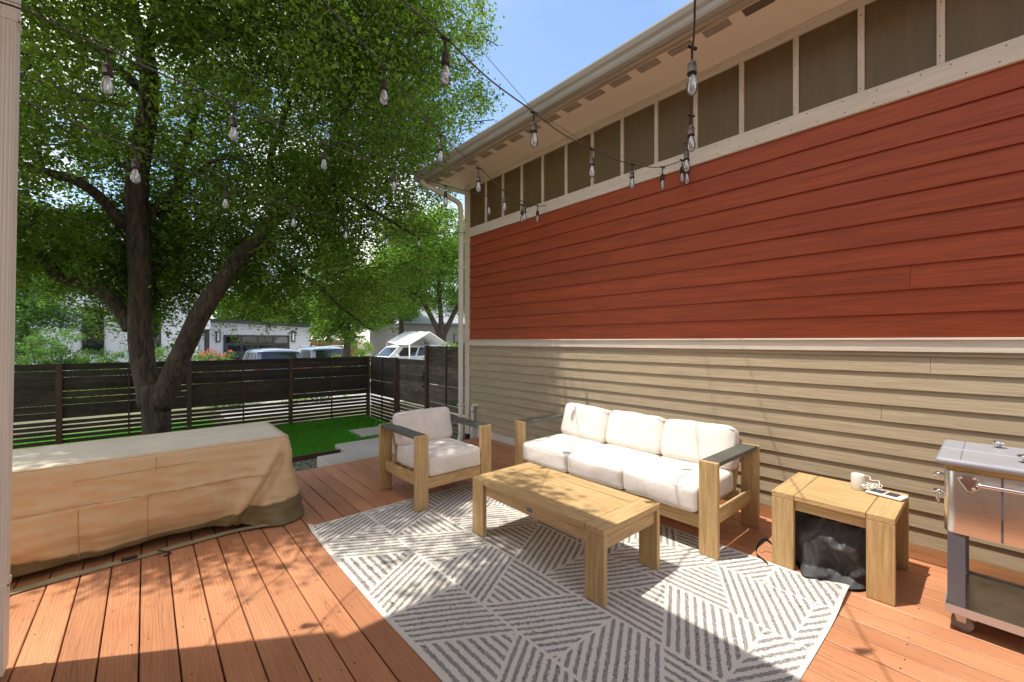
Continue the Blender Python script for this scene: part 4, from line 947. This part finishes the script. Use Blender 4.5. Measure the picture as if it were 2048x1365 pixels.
# black cover stuffed under the side table
def bag():
    b = bmesh.new(); bmesh.ops.create_cube(b, size=2); bmesh.ops.subdivide_edges(b, edges=b.edges, cuts=44, use_grid_fill=True)
    ctr = Vector((3.33, .652, 0))
    for v in b.verts:
        x, y, z = v.co; t = (z + 1) / 2
        rd = 1 - .20 * (x * x * y * y) - .18 * t ** 3 * max(x * x, y * y)
        q = Vector((x * .195 * rd, y * .255 * rd, .012 + t * .365 * (1 - .12 * (x * x + y * y) / 2)))
        w_ = Vector((q.x * 1.0 + 3, q.y + 7, q.z * .8 + 1)) * 9.5
        w_ += Vector((N3(w_, .6, 1), N3(w_, .6, 2), N3(w_, .6, 3))) * .9; w_.z *= .72
        d, pt_ = noise.voronoi(w_); d2, p2 = noise.voronoi(w_ * 2.3 + Vector((5, 2, 1)))
        k = .085 * (d[0] - .45) + .028 * (d2[0] - .45) + .02 * N3(q, 7, 3)
        n_ = Vector((x if abs(x) > .97 else 0, y if abs(y) > .97 else 0, z if z > .97 else 0))
        q += (n_.normalized() if n_.length else Vector()) * (k - .01)
        if t < .10: q.x += math.copysign((.10 - t) * .95, x) * abs(x) * max(0, 1 - (y * 1.35) ** 4); q.y += math.copysign((.10 - t) * .2, y) * abs(y) * .3
        q += ctr; q.z = max(.003, min(q.z, sz - .112)); q.y = max(sy0 + .126, min(sy1 - .126, q.y)) if (q.x < sx0 + .045 or q.x > sx1 - .05) else q.y
        v.co = q
    me = bpy.data.meshes.new('black_cover'); b.to_mesh(me); b.free(); me.polygons.foreach_set('use_smooth', [True] * len(me.polygons)); me.materials.append(M['bag'])
    o = bpy.data.objects.new('fabric_cover', me); C.objects.link(o)
    tag(o, 'crumpled black fabric cover stuffed under the side table', 'fabric cover')
    st = MB(); pts = catmull([(3.15, .93, .05), (3.20, 1.02, .09), (3.16, 1.06, .05), (3.10, 1.05, .015), (3.05, .99, .012), (3.02, .955, .012)], 6); vs = []
    for i, p in enumerate(pts): vs += [p + Vector((0, 0, .012)), p - Vector((0, .004, .010))]
    for i, p in enumerate(pts): vs += [p + Vector((.002, .002, .012)), p - Vector((-.002, .002, .010))]
    n_ = len(pts); st.add(vs, [(2 * i, 2 * i + 1, 2 * i + 3, 2 * i + 2) for i in range(n_ - 1)] + [(2 * n_ + 2 * i, 2 * n_ + 2 * i + 2, 2 * n_ + 2 * i + 3, 2 * n_ + 2 * i + 1) for i in range(n_ - 1)], True)
    st.build('strap', M['black'], o, loc=(0, 0, 0))
bag()
cu = MB(); cu.lathe([(0, 0), (.034, 0), (.036, .004), (.036, .092), (.0345, .097), (.030, .098), (.028, .088), (0, .086)], (3.525, .585, sz + .001), 24)
tag(cu.build('canister', M['white']), 'small white cylinder standing on the side table', 'canister')
sp = empty('solar_panel', (3.50, .44, sz), 'small white framed solar panel with tangled white cord on the side table', 'solar panel')
MB().box(-.055, .055, -.09, .09, .004, .018).build('panel_frame', M['white'], sp, .006, 3, loc=(0, 0, 0))
MB().box(-.04, .04, .008, .075, .0182, .0195).build('solar_cell', M['solar'], sp, loc=(0, 0, 0)); MB().box(-.04, .04, -.062, -.002, .0182, .0195).build('solar_cell', M['solar'], sp, loc=(0, 0, 0))
pts = []
for k in range(64):
    a = k * .52; r = .035 + .022 * math.sin(k * 1.3); pts.append((.02 + math.cos(a) * r, .105 + math.sin(a) * r * 1.15 - (.02 if k % 9 < 3 else 0), .024 + .018 * abs(math.sin(k * .7)) + (.04 if 20 < k < 27 else 0)))
MB().tube(catmull(pts, 3), .0024, 6).build('cord', M['white'], sp, loc=(0, 0, 0))
sp.rotation_euler = (0, 0, R(-12))

# ------------------------------------------------------------------ steel cooler on wheels
K = empty('cooler_cart', (3.35, -.3, 0), 'stainless steel patio cooler cart with grey lid at the right edge', 'cooler')
kx0, kx1, ky1, ky0 = 3.03, 3.56, .165, -.78
def rrect(x0, x1, y0, y1, r, n=6):
    o = []
    for cx_, cy_, a0 in ((x1 - r, y1 - r, 0), (x0 + r, y1 - r, 90), (x0 + r, y0 + r, 180), (x1 - r, y0 + r, 270)):
        for k in range(n + 1): a = R(a0 + 90 * k / n); o.append((cx_ + r * math.cos(a), cy_ + r * math.sin(a)))
    return o
b_ = MB(); b_.prism(rrect(kx0, kx1, ky0, ky1, .045), 'z', .495, .805); bo = b_.build('body', M['steel'], K, .004)
for p in bo.data.polygons: p.use_smooth = len(p.vertices) == 4
MB().prism(rrect(kx0 + .004, kx1 - .004, ky0 + .004, ky1 - .004, .04), 'z', .8055, .832).build('liner_rim', M['gold'], K)
MB().box(kx0 - .0025, kx0 + .001, -.032, -.024, .50, .803).build('panel_seam', M['legm'], K)
lidp = rrect(kx0 - .035, kx1 + .03, ky0 - .02, ky1 + .028, .04)
xm = (kx0 + kx1) / 2
for x0_, x1_ in ((kx0 - .036, xm - .002), (xm + .002, kx1 + .03)):
    l_ = MB(); l_.box(x0_, x1_, ky0 - .02, ky1 + .028, .833, .868); lo = l_.build('lid', M['lid'], K, .016, 4)
    ym = (ky0 + ky1) / 2 + .18; yk = -.10 if x0_ < xm - .1 else -.02
    MB().lathe([(.010, 0), (.008, .012), (.012, .018), (.026, .024), (.027, .034), (.020, .038), (0, .039)], ((x0_ + x1_) / 2 + (.02 if x0_ < xm - .1 else .06), yk, .868), 20).build('knob', M['chrome'], lo, loc=(0, 0, 0))
    MB().box(x0_ + .02, x1_ - .01, .105, .108, .8682, .8692).build('crease', M['legm'], lo, loc=(0, 0, 0))
for yb_ in (.085,):
    h_ = MB(); h_.prism([(yb_ + .035, .775), (yb_ + .005, .80), (yb_ - .035, .800), (yb_ - .045, .74), (yb_ - .02, .715), (yb_, .715)], 'x', kx0 - .008, kx0 - .001); hb = h_.build('handle_bracket', M['chrome'], K, .003)
    for a, c_ in ((.022, .778), (-.025, .785), (-.022, .733)): MB().lathe([(0, 0), (.008, 0), (.007, -.006), (0, -.008)], (kx0 - .008, yb_ + a, c_), 10, True, 'x').build('bolt', M['chrome'], hb, loc=(0, 0, 0))
MB().tube(catmull([(kx0 - .008, .05, .765), (kx0 - .045, .045, .765), (kx0 - .055, .02, .765), (kx0 - .055, -.3, .765), (kx0 - .055, -.70, .765), (kx0 - .01, -.73, .765)], 5), .009, 10).build('handle', M['chrome'], K)
MB().tube([(kx0 + .12, ky1 + .001, .745), (kx0 + .12, ky1 + .03, .75), (kx0 + .12, ky1 + .045, .735)], [.012, .014, .006], 10).build('bottle_opener', M['chrome'], K)
dv = MB(); dv.tube([(kx0 + .14, ky1, .655), (kx0 + .14, ky1 + .045, .655)], .014, 12); dv.tube([(kx0 + .14, ky1 + .03, .655), (kx0 + .14, ky1 + .032, .60)], .004, 6); dv.tube([(kx0 + .11, ky1 + .02, .655), (kx0 + .11, ky1 + .025, .59)], .0025, 6); dv.build('drain_tap', M['chrome'], K)
for x_ in (kx0 + .005, kx1 - .045):
    for y_ in (ky1 - .075, ky0 + .025):
        lg = MB(); lg.box(x_, x_ + .006, y_, y_ + .062, .125, .494); lg.box(x_ + .0065, x_ + .045, y_ + .056, y_ + .062, .125, .494); lg.build('leg', M['legm'], K, .001)
sh = MB(); sh.box(kx0 + .000, kx0 + .0018, ky0 + .02, ky1 - .008, .095, .135); sh.box(kx0, kx1 - .002, ky1 - .0078, ky1 - .004, .095, .135); sh.box(kx1 - .0018, kx1, ky0 + .02, ky1 - .008, .095, .135); sh.build('shelf_rail', M['zinc'], K)
MB().box(kx0 + .002, kx1 - .002, ky0 + .02, ky1 - .008, .118, .124).build('shelf', M['shelf'], K)
for x_ in (kx0 + .05, kx1 - .05):
    for y_ in (ky1 - .055, ky0 + .07):
        cs_ = MB(); cs_.box(x_ - .022, x_ + .022, y_ - .03, y_ + .03, .112, .117); cs_.hexa([(x_ - .021, y_ - .02, .05), (x_ - .017, y_ - .02, .05), (x_ - .017, y_ + .01, .05), (x_ - .021, y_ + .01, .05), (x_ - .021, y_ - .028, .111), (x_ - .017, y_ - .028, .111), (x_ - .017, y_ + .028, .111), (x_ - .021, y_ + .028, .111)])
        cs_.hexa([(x_ + .017, y_ - .02, .05), (x_ + .021, y_ - .02, .05), (x_ + .021, y_ + .01, .05), (x_ + .017, y_ + .01, .05), (x_ + .017, y_ - .028, .111), (x_ + .021, y_ - .028, .111), (x_ + .021, y_ + .028, .111), (x_ + .017, y_ + .028, .111)])
        cs_.box(x_ - .016, x_ + .016, y_ - .055, y_ - .031, .075, .080)
        co = cs_.build('caster', M['zinc'], K, .001)
        MB().lathe([(.012, -.013), (.036, -.013), (.040, -.009), (.040, .009), (.036, .013), (.012, .013)], (x_, y_ - .008, .042), 20, True, 'x').build('wheel', M['rubber'], co, loc=(0, 0, 0))

# ------------------------------------------------------------------ covered furniture
def big_cover():
    x0, x1, y0, y1, H_ = -3.1, .885, 3.80, 4.58, .682
    e = empty('furniture_cover', (-.9, 4.2, 0), 'long patio furniture hidden under a tan fabric cover with pale grey top', 'furniture cover')
    per = []; st_ = .022
    def seg(a, b):
        n_ = max(2, int((Vector(b) - Vector(a)).length / st_)); return [Vector(a).lerp(Vector(b), i / n_) for i in range(n_)]
    r = .035
    front = seg((x0, y0), (x1 - r, y0)); cor = [Vector((x1 - r + r * math.sin(a), y0 + r - r * math.cos(a))) for a in np.linspace(0, math.pi / 2, 6)[:-1]]
    right = seg((x1, y0 + r), (x1, y1 - r)); cor2 = [Vector((x1 - r + r * math.cos(a), y1 - r + r * math.sin(a))) for a in np.linspace(0, math.pi / 2, 6)[:-1]]
    back = seg((x1 - r, y1), (x0, y1)); left = seg((x0, y1), (x0, y0))
    loop = front + cor + right + cor2 + back + left; n_ = len(loop)
    nf, nc, nr = len(front), len(cor), len(right)
    def nrm(i):
        if i < nf: return Vector((0, -1))
        if i < nf + nc: a = (i - nf) / nc * math.pi / 2; return Vector((math.sin(a), -math.cos(a)))
        if i < nf + nc + nr: return Vector((1, 0))
        if i < nf + nc + nr + len(cor2): a = (i - nf - nc - nr) / nc * math.pi / 2; return Vector((math.cos(a), math.sin(a)))
        if i < nf + nc + nr + len(cor2) + len(back): return Vector((0, 1))
        return Vector((-1, 0))
    def hemz(p):
        if p.y < y0 + .02 and p.x < .62:                       # the front hem rides up off the boards in the middle
            return .014 + .060 * math.exp(-((p.x - .22) / .42) ** 2) + .03 * math.exp(-((p.x + .45) / .3) ** 2)
        return .010
    def pt(i, s):                                              # s: 0 hem .. 1 top edge
        p = loop[i]; nn = nrm(i); z0 = hemz(p); z = z0 + (H_ - z0) * s; d = (1 - s)
        P3 = Vector((p.x, p.y, z))
        o_ = .012 * d + .035 * math.sin(min(1, d * 1.1) * math.pi) * (.6 + .5 * N3(P3, 1.3, 3))   # sags out, then tucks back in
        if p.x > .45: o_ += .11 * d ** 1.6 * min(1, (p.x - .45) / .35)                             # spreads at the right end
        if p.x < .5: o_ -= .06 * max(0, d - .72) / .28                                             # tucks under along the front
        o_ += (.028 * N3(Vector((p.x * 5.5 + z * 1.4, p.y * 5.5, z * 1.2)), 1, 2) + .024 * (.5 - abs(N3(Vector((p.x * 4 + z * 5, p.y * 4, z * 3 - p.x * 2)), 1, 21)))) * d ** .6 + .014 * N3(Vector((p.x * 14, p.y * 14, z * 5)), 1, 7) * min(1, d * 3) + .007 * N3(Vector((p.x * 7 + z * 3, p.y * 6, z * 22)), 1, 13) * min(1, d * 4) + .014 * N3(Vector((p.x * 11 + z * 2.5, p.y * 11, z * 1.3)), 1, 31) * min(1, d * 4)
        if i < nf:
            xf = x1 - .03 - .62 * (H_ - z); q = p.x - xf                                          # deep diagonal fold from the top right corner
            o_ += (.050 * math.exp(-(q / .05) ** 2) - .042 * math.exp(-((q - .085) / .04) ** 2)) * min(1, d * 2.6) 
            for zs, am in ((.40, .006),): o_ += am * math.exp(-((z - zs - .02 * math.sin(p.x * 2)) / .012) ** 2)
        if r: pass
        if s > .93: o_ -= .012 * ((s - .93) / .07) ** 2
        return Vector((p.x + nn.x * o_, p.y + nn.y * o_, z))
    nl = 72; rows = [[pt(i, (k / nl)) for i in range(n_)] for k in range(nl + 1)]
    side = MB(); hem = MB()
    hl = lambda i: 6 if (i >= nf - 4) or i < 8 else 2
    def hh(i):                                                  # how many rows at the bottom are the olive hem
        p = loop[i]
        if i < nf: return int(np.interp(p.x, [-.75, -.5, -.2, .3, .45, .62, .85], [13, 8, 4, 4, 9, 17, 19]))
        return 19
    V = [v for r_ in rows for v in r_]; fs, fh = [], []
    for k in range(nl):
        for i in range(n_):
            f = (k * n_ + i, k * n_ + (i + 1) % n_, (k + 1) * n_ + (i + 1) % n_, (k + 1) * n_ + i)
            (fh if k < hh(i) else fs).append(f)
    side.add(V, fs, True); hem.add(V, fh, True)
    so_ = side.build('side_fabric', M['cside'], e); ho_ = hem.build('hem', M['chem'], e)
    for q in (so_, ho_):
        bm = bmesh.new(); bm.from_mesh(q.data); bmesh.ops.delete(bm, geom=[v for v in bm.verts if not v.link_faces], context='VERTS'); bm.to_mesh(q.data); bm.free()
        sd_ = q.modifiers.new('thickness', 'SOLIDIFY'); sd_.thickness = .003; sd_.offset = -1
    # top: rim ring then a gently sagging grid
    tp = MB(); rim = rows[-1]; gx, gy = 90, 18; vs = []
    for a in range(gx + 1):
        for b in range(gy + 1):
            x_ = x0 - .0 + (x1 - x0) * a / gx; y_ = y0 + (y1 - y0) * b / gy
            ed = min(1, min(x1 - x_, y_ - y0, y1 - y_) / .05); z_ = H_ - .010 * max(0, 1 - ed) ** 2 + .004 - .010 * math.sin(b / gy * math.pi) * (.5 + .5 * N3((x_, y_, 0), 1.2, 4)) + .004 * N3((x_, y_, 0), 5, 8)
            vs.append((x_, y_, z_))
    tp.add(vs, [(a * (gy + 1) + b, (a + 1) * (gy + 1) + b, (a + 1) * (gy + 1) + b + 1, a * (gy + 1) + b + 1) for a in range(gx) for b in range(gy)], True)
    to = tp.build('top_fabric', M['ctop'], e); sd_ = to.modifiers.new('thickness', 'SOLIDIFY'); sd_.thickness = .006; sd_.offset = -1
    # stitched seams lying on the front
    def row_at(x_, z_):
        i = min(range(nf), key=lambda q: abs(loop[q].x - x_)); zz_ = hemz(loop[i]); return pt(i, max(0, min(1, (z_ - zz_) / (H_ - zz_))))
    sm = MB()
    def seam(pts):
        q = [row_at(a, b) + Vector((0, -.002, 0)) for a, b in pts]; sm.tube(q, .0024, 5, False)
    seam([(x_, .40 + .03 * (x_ + .2) - .02 * math.sin(x_ * 2)) for x_ in np.arange(-1.2, .70, .045)])
    seam([(.02, z_) for z_ in np.arange(.10, .41, .03)]); seam([(-.33, z_) for z_ in np.arange(.06, .40, .03)]); seam([(.06, z_) for z_ in np.arange(.56, .67, .03)])
    seam([(x_, .205 - .02 * math.sin((x_ + .33) / .35 * math.pi)) for x_ in np.arange(-.32, .02, .035)])
    seam([(x_, .575 + .02 * x_) for x_ in np.arange(-.35, .3, .045)])
    sm.build('seam', M['cseam'], e)
    # loose elastic strap lying along the boards
    sp_ = catmull([(-.95, 3.60, .02), (-.57, 3.69, .014), (-.3, 3.715, .015), (-.05, 3.735, .014), (.2, 3.75, .018), (.5, 3.765, .02), (.72, 3.70, .03)], 8); vs = []
    for p in sp_: q = .006 * N3(p, 9, 3); vs += [p + Vector((0, -.015, -.008)), p + Vector((0, .013, .004 + q)), p + Vector((0, .013, .007 + q)), p + Vector((0, -.015, -.005))]
    ss = MB(); m_ = len(sp_); ss.add(vs, [(i * 4 + k, i * 4 + (k + 1) % 4, (i + 1) * 4 + (k + 1) % 4, (i + 1) * 4 + k) for i in range(m_ - 1) for k in range(4)], False)
    ss.build('strap', M['cstrap'], e)
    bk_ = MB(); bk_.box(-.12, -.04, 3.722, 3.748, .016, .030); bk_.tube(catmull([(.06, 3.73, .03), (.10, 3.70, .02), (.13, 3.67, .008), (.09, 3.66, .006)], 4), .005, 6); bk_.build('buckle', M['black'], e, .003)
    # black filler added so the space under the lifted hem looks dark, not hollow
    MB().box(x0 + .1, x1 - .1, y0 + .12, y1 - .1, .10, H_ - .05).build('dark_core', M['black'], e)
big_cover()

# ------------------------------------------------------------------ string lights
def string_light(label, cord, bulbs, wire=None, hook=None):
    """cord: list of (u, v, t) measured along the cable; bulbs: (u, v of bulb top cap, t)"""
    P = [at(*c) for c in cord]; e = empty('string_light', P[-1], label, 'string light', 'string lights over the deck')
    MB().tube(catmull(P, 6), .0042, 6).build('cable', M['cable'], e)
    if wire: MB().tube([at(*c) for c in wire], .0016, 5).build('support_wire', M['wire'], e)
    if hook: MB().tube([at(*hook), at(*hook) + Vector((.06, .0, .015))], .006, 6).build('hook', M['wire'], e)
    for u, v, t, du in bulbs:
        top = at(u + du, v, t)                      # where the drop leaves the cable
        dr = .062
        s_ = MB(); s_.lathe([(0, -.0), (.005, -.001), (.0055, -dr * .9), (.010, -dr), (.0165, -dr - .006), (.0185, -dr - .016), (.0185, -dr - .046), (.0205, -dr - .047), (.0205, -dr - .056), (.0165, -dr - .058), (0, -dr - .058)], top, 14)
        s_.tube([top + Vector((-.02, .01, .004)), top, top + Vector((.02, -.01, -.004))], .0075, 8)
        so_ = s_.build('socket', M['socket'], e)
        b0 = top + Vector((0, 0, -dr - .054))
        MB().lathe([(.0125, 0), (.013, -.012), (.0175, -.026), (.0225, -.044), (.0245, -.058), (.0235, -.072), (.0185, -.084), (.010, -.091), (0, -.093)], b0, 18).build('bulb', M['bulb'], so_, loc=(0, 0, 0))
        f = MB(); f.lathe([(.006, 0), (.0045, -.012), (.0035, -.030), (0, -.031)], b0, 8)
        for k in range(5):
            a = k * 1.257; f.tube([b0 + Vector((.002 * math.cos(a), .002 * math.sin(a), -.026)), b0 + Vector((.009 * math.cos(a), .009 * math.sin(a), -.052))], .0006, 4, False)
        f.build('filament', M['filament'], so_, loc=(0, 0, 0))
    return e
string_light('upper of the two bulb strings crossing in front of the tree',
    [(-60, -12, 1.6), (41, 18, 1.72), (130, 60, 1.85), (215, 99, 2.0), (340, 156, 2.3), (467, 212, 2.6), (560, 252, 3.0), (648, 287, 3.4), (720, 315, 3.7), (790, 338, 3.95), (890, 371, 4.35), (977, 393, 4.8), (1046, 410, 5.2), (1064, 414, 5.35)],
    [(215, 102, 2.0, 0), (467, 215, 2.6, 0), (648, 289, 3.4, 0), (788, 338, 3.95, 0), (891, 372, 4.35, 0), (978, 394, 4.8, 0), (1046, 411, 5.2, -2)], wire=[(-60, -22, 1.6), (41, 10, 1.72), (467, 205, 2.6), (900, 366, 4.35)])
string_light('faint lower string of clear bulbs ending at the far house corner downspout',
    [(-60, 150, 1.75), (41, 198, 2.0), (150, 247, 2.25), (270, 297, 2.56), (360, 336, 3.1), (451, 370, 3.7), (586, 413, 4.2), (690, 442, 4.9), (772, 458, 5.5), (837, 465, 6.1), (900, 466, 6.5), (935, 466, 6.7)],
    [(271, 299, 2.56, 0), (451, 371, 3.7, 0), (587, 414, 4.2, 0), (692, 443, 4.9, 0), (773, 459, 5.5, 0), (838, 465, 6.1, 0)])
string_light('middle string of clear bulbs sloping down to the hook on the frieze board',
    [(560, -110, 1.6), (645, 0, 1.85), (706, 68, 2.1), (768, 132, 2.4), (825, 203, 2.8), (881, 268, 3.28), (918, 304, 3.45), (957, 335, 3.65), (983, 360, 4.0), (1008, 381, 4.3), (1047, 404, 4.75), (1076, 412, 5.3), (1092, 411, 5.36)],
    [(768, 138, 2.4, 0), (881, 271, 3.28, 0), (957, 337, 3.65, 0), (1009, 382, 4.3, 0), (1047, 405, 4.75, 2), (1075, 412, 5.3, 0)], wire=[(881, 266, 3.28), (935, 312, 3.5), (1008, 378, 4.3)], hook=(1090, 411, 5.35))
string_light('string of bulbs crossing the open blue sky with a straight wire above',
    [(740, -70, 1.45), (805, 0, 1.6), (850, 40, 1.75), (892, 76, 1.9), (980, 160, 2.2), (1067, 224, 2.56), (1125, 268, 2.8), (1184, 297, 3.1), (1228, 319, 3.35), (1265, 328, 3.6), (1295, 334, 3.75), (1325, 334, 3.85), (1352, 326, 3.9), (1371, 318, 3.97)],
    [(891, 78, 1.9, 0), (1068, 226, 2.56, 0), (1184, 299, 3.1, 0), (1264, 329, 3.6, 0), (1325, 335, 3.85, 0), (1364, 321, 3.92, 0)], wire=[(840, -40, 1.6), (1067, 221, 2.56), (1184, 294, 3.1), (1300, 331, 3.75)], hook=(1369, 318, 3.97))
string_light('string of bulbs seen end on, dropping nearly straight down the middle of the eave',
    [(1391, -140, 1.3), (1390, 0, 1.55), (1388, 70, 1.75), (1385, 100, 1.83), (1384, 170, 2.1), (1381, 226, 2.4), (1378, 262, 2.7), (1374, 292, 3.05), (1371, 318, 3.6), (1371, 319, 3.96)],
    [(1384, 95, 1.83, 0), (1382, 231, 2.4, 0), (1373, 287, 3.05, 0), (1374, 320, 3.6, 0)])
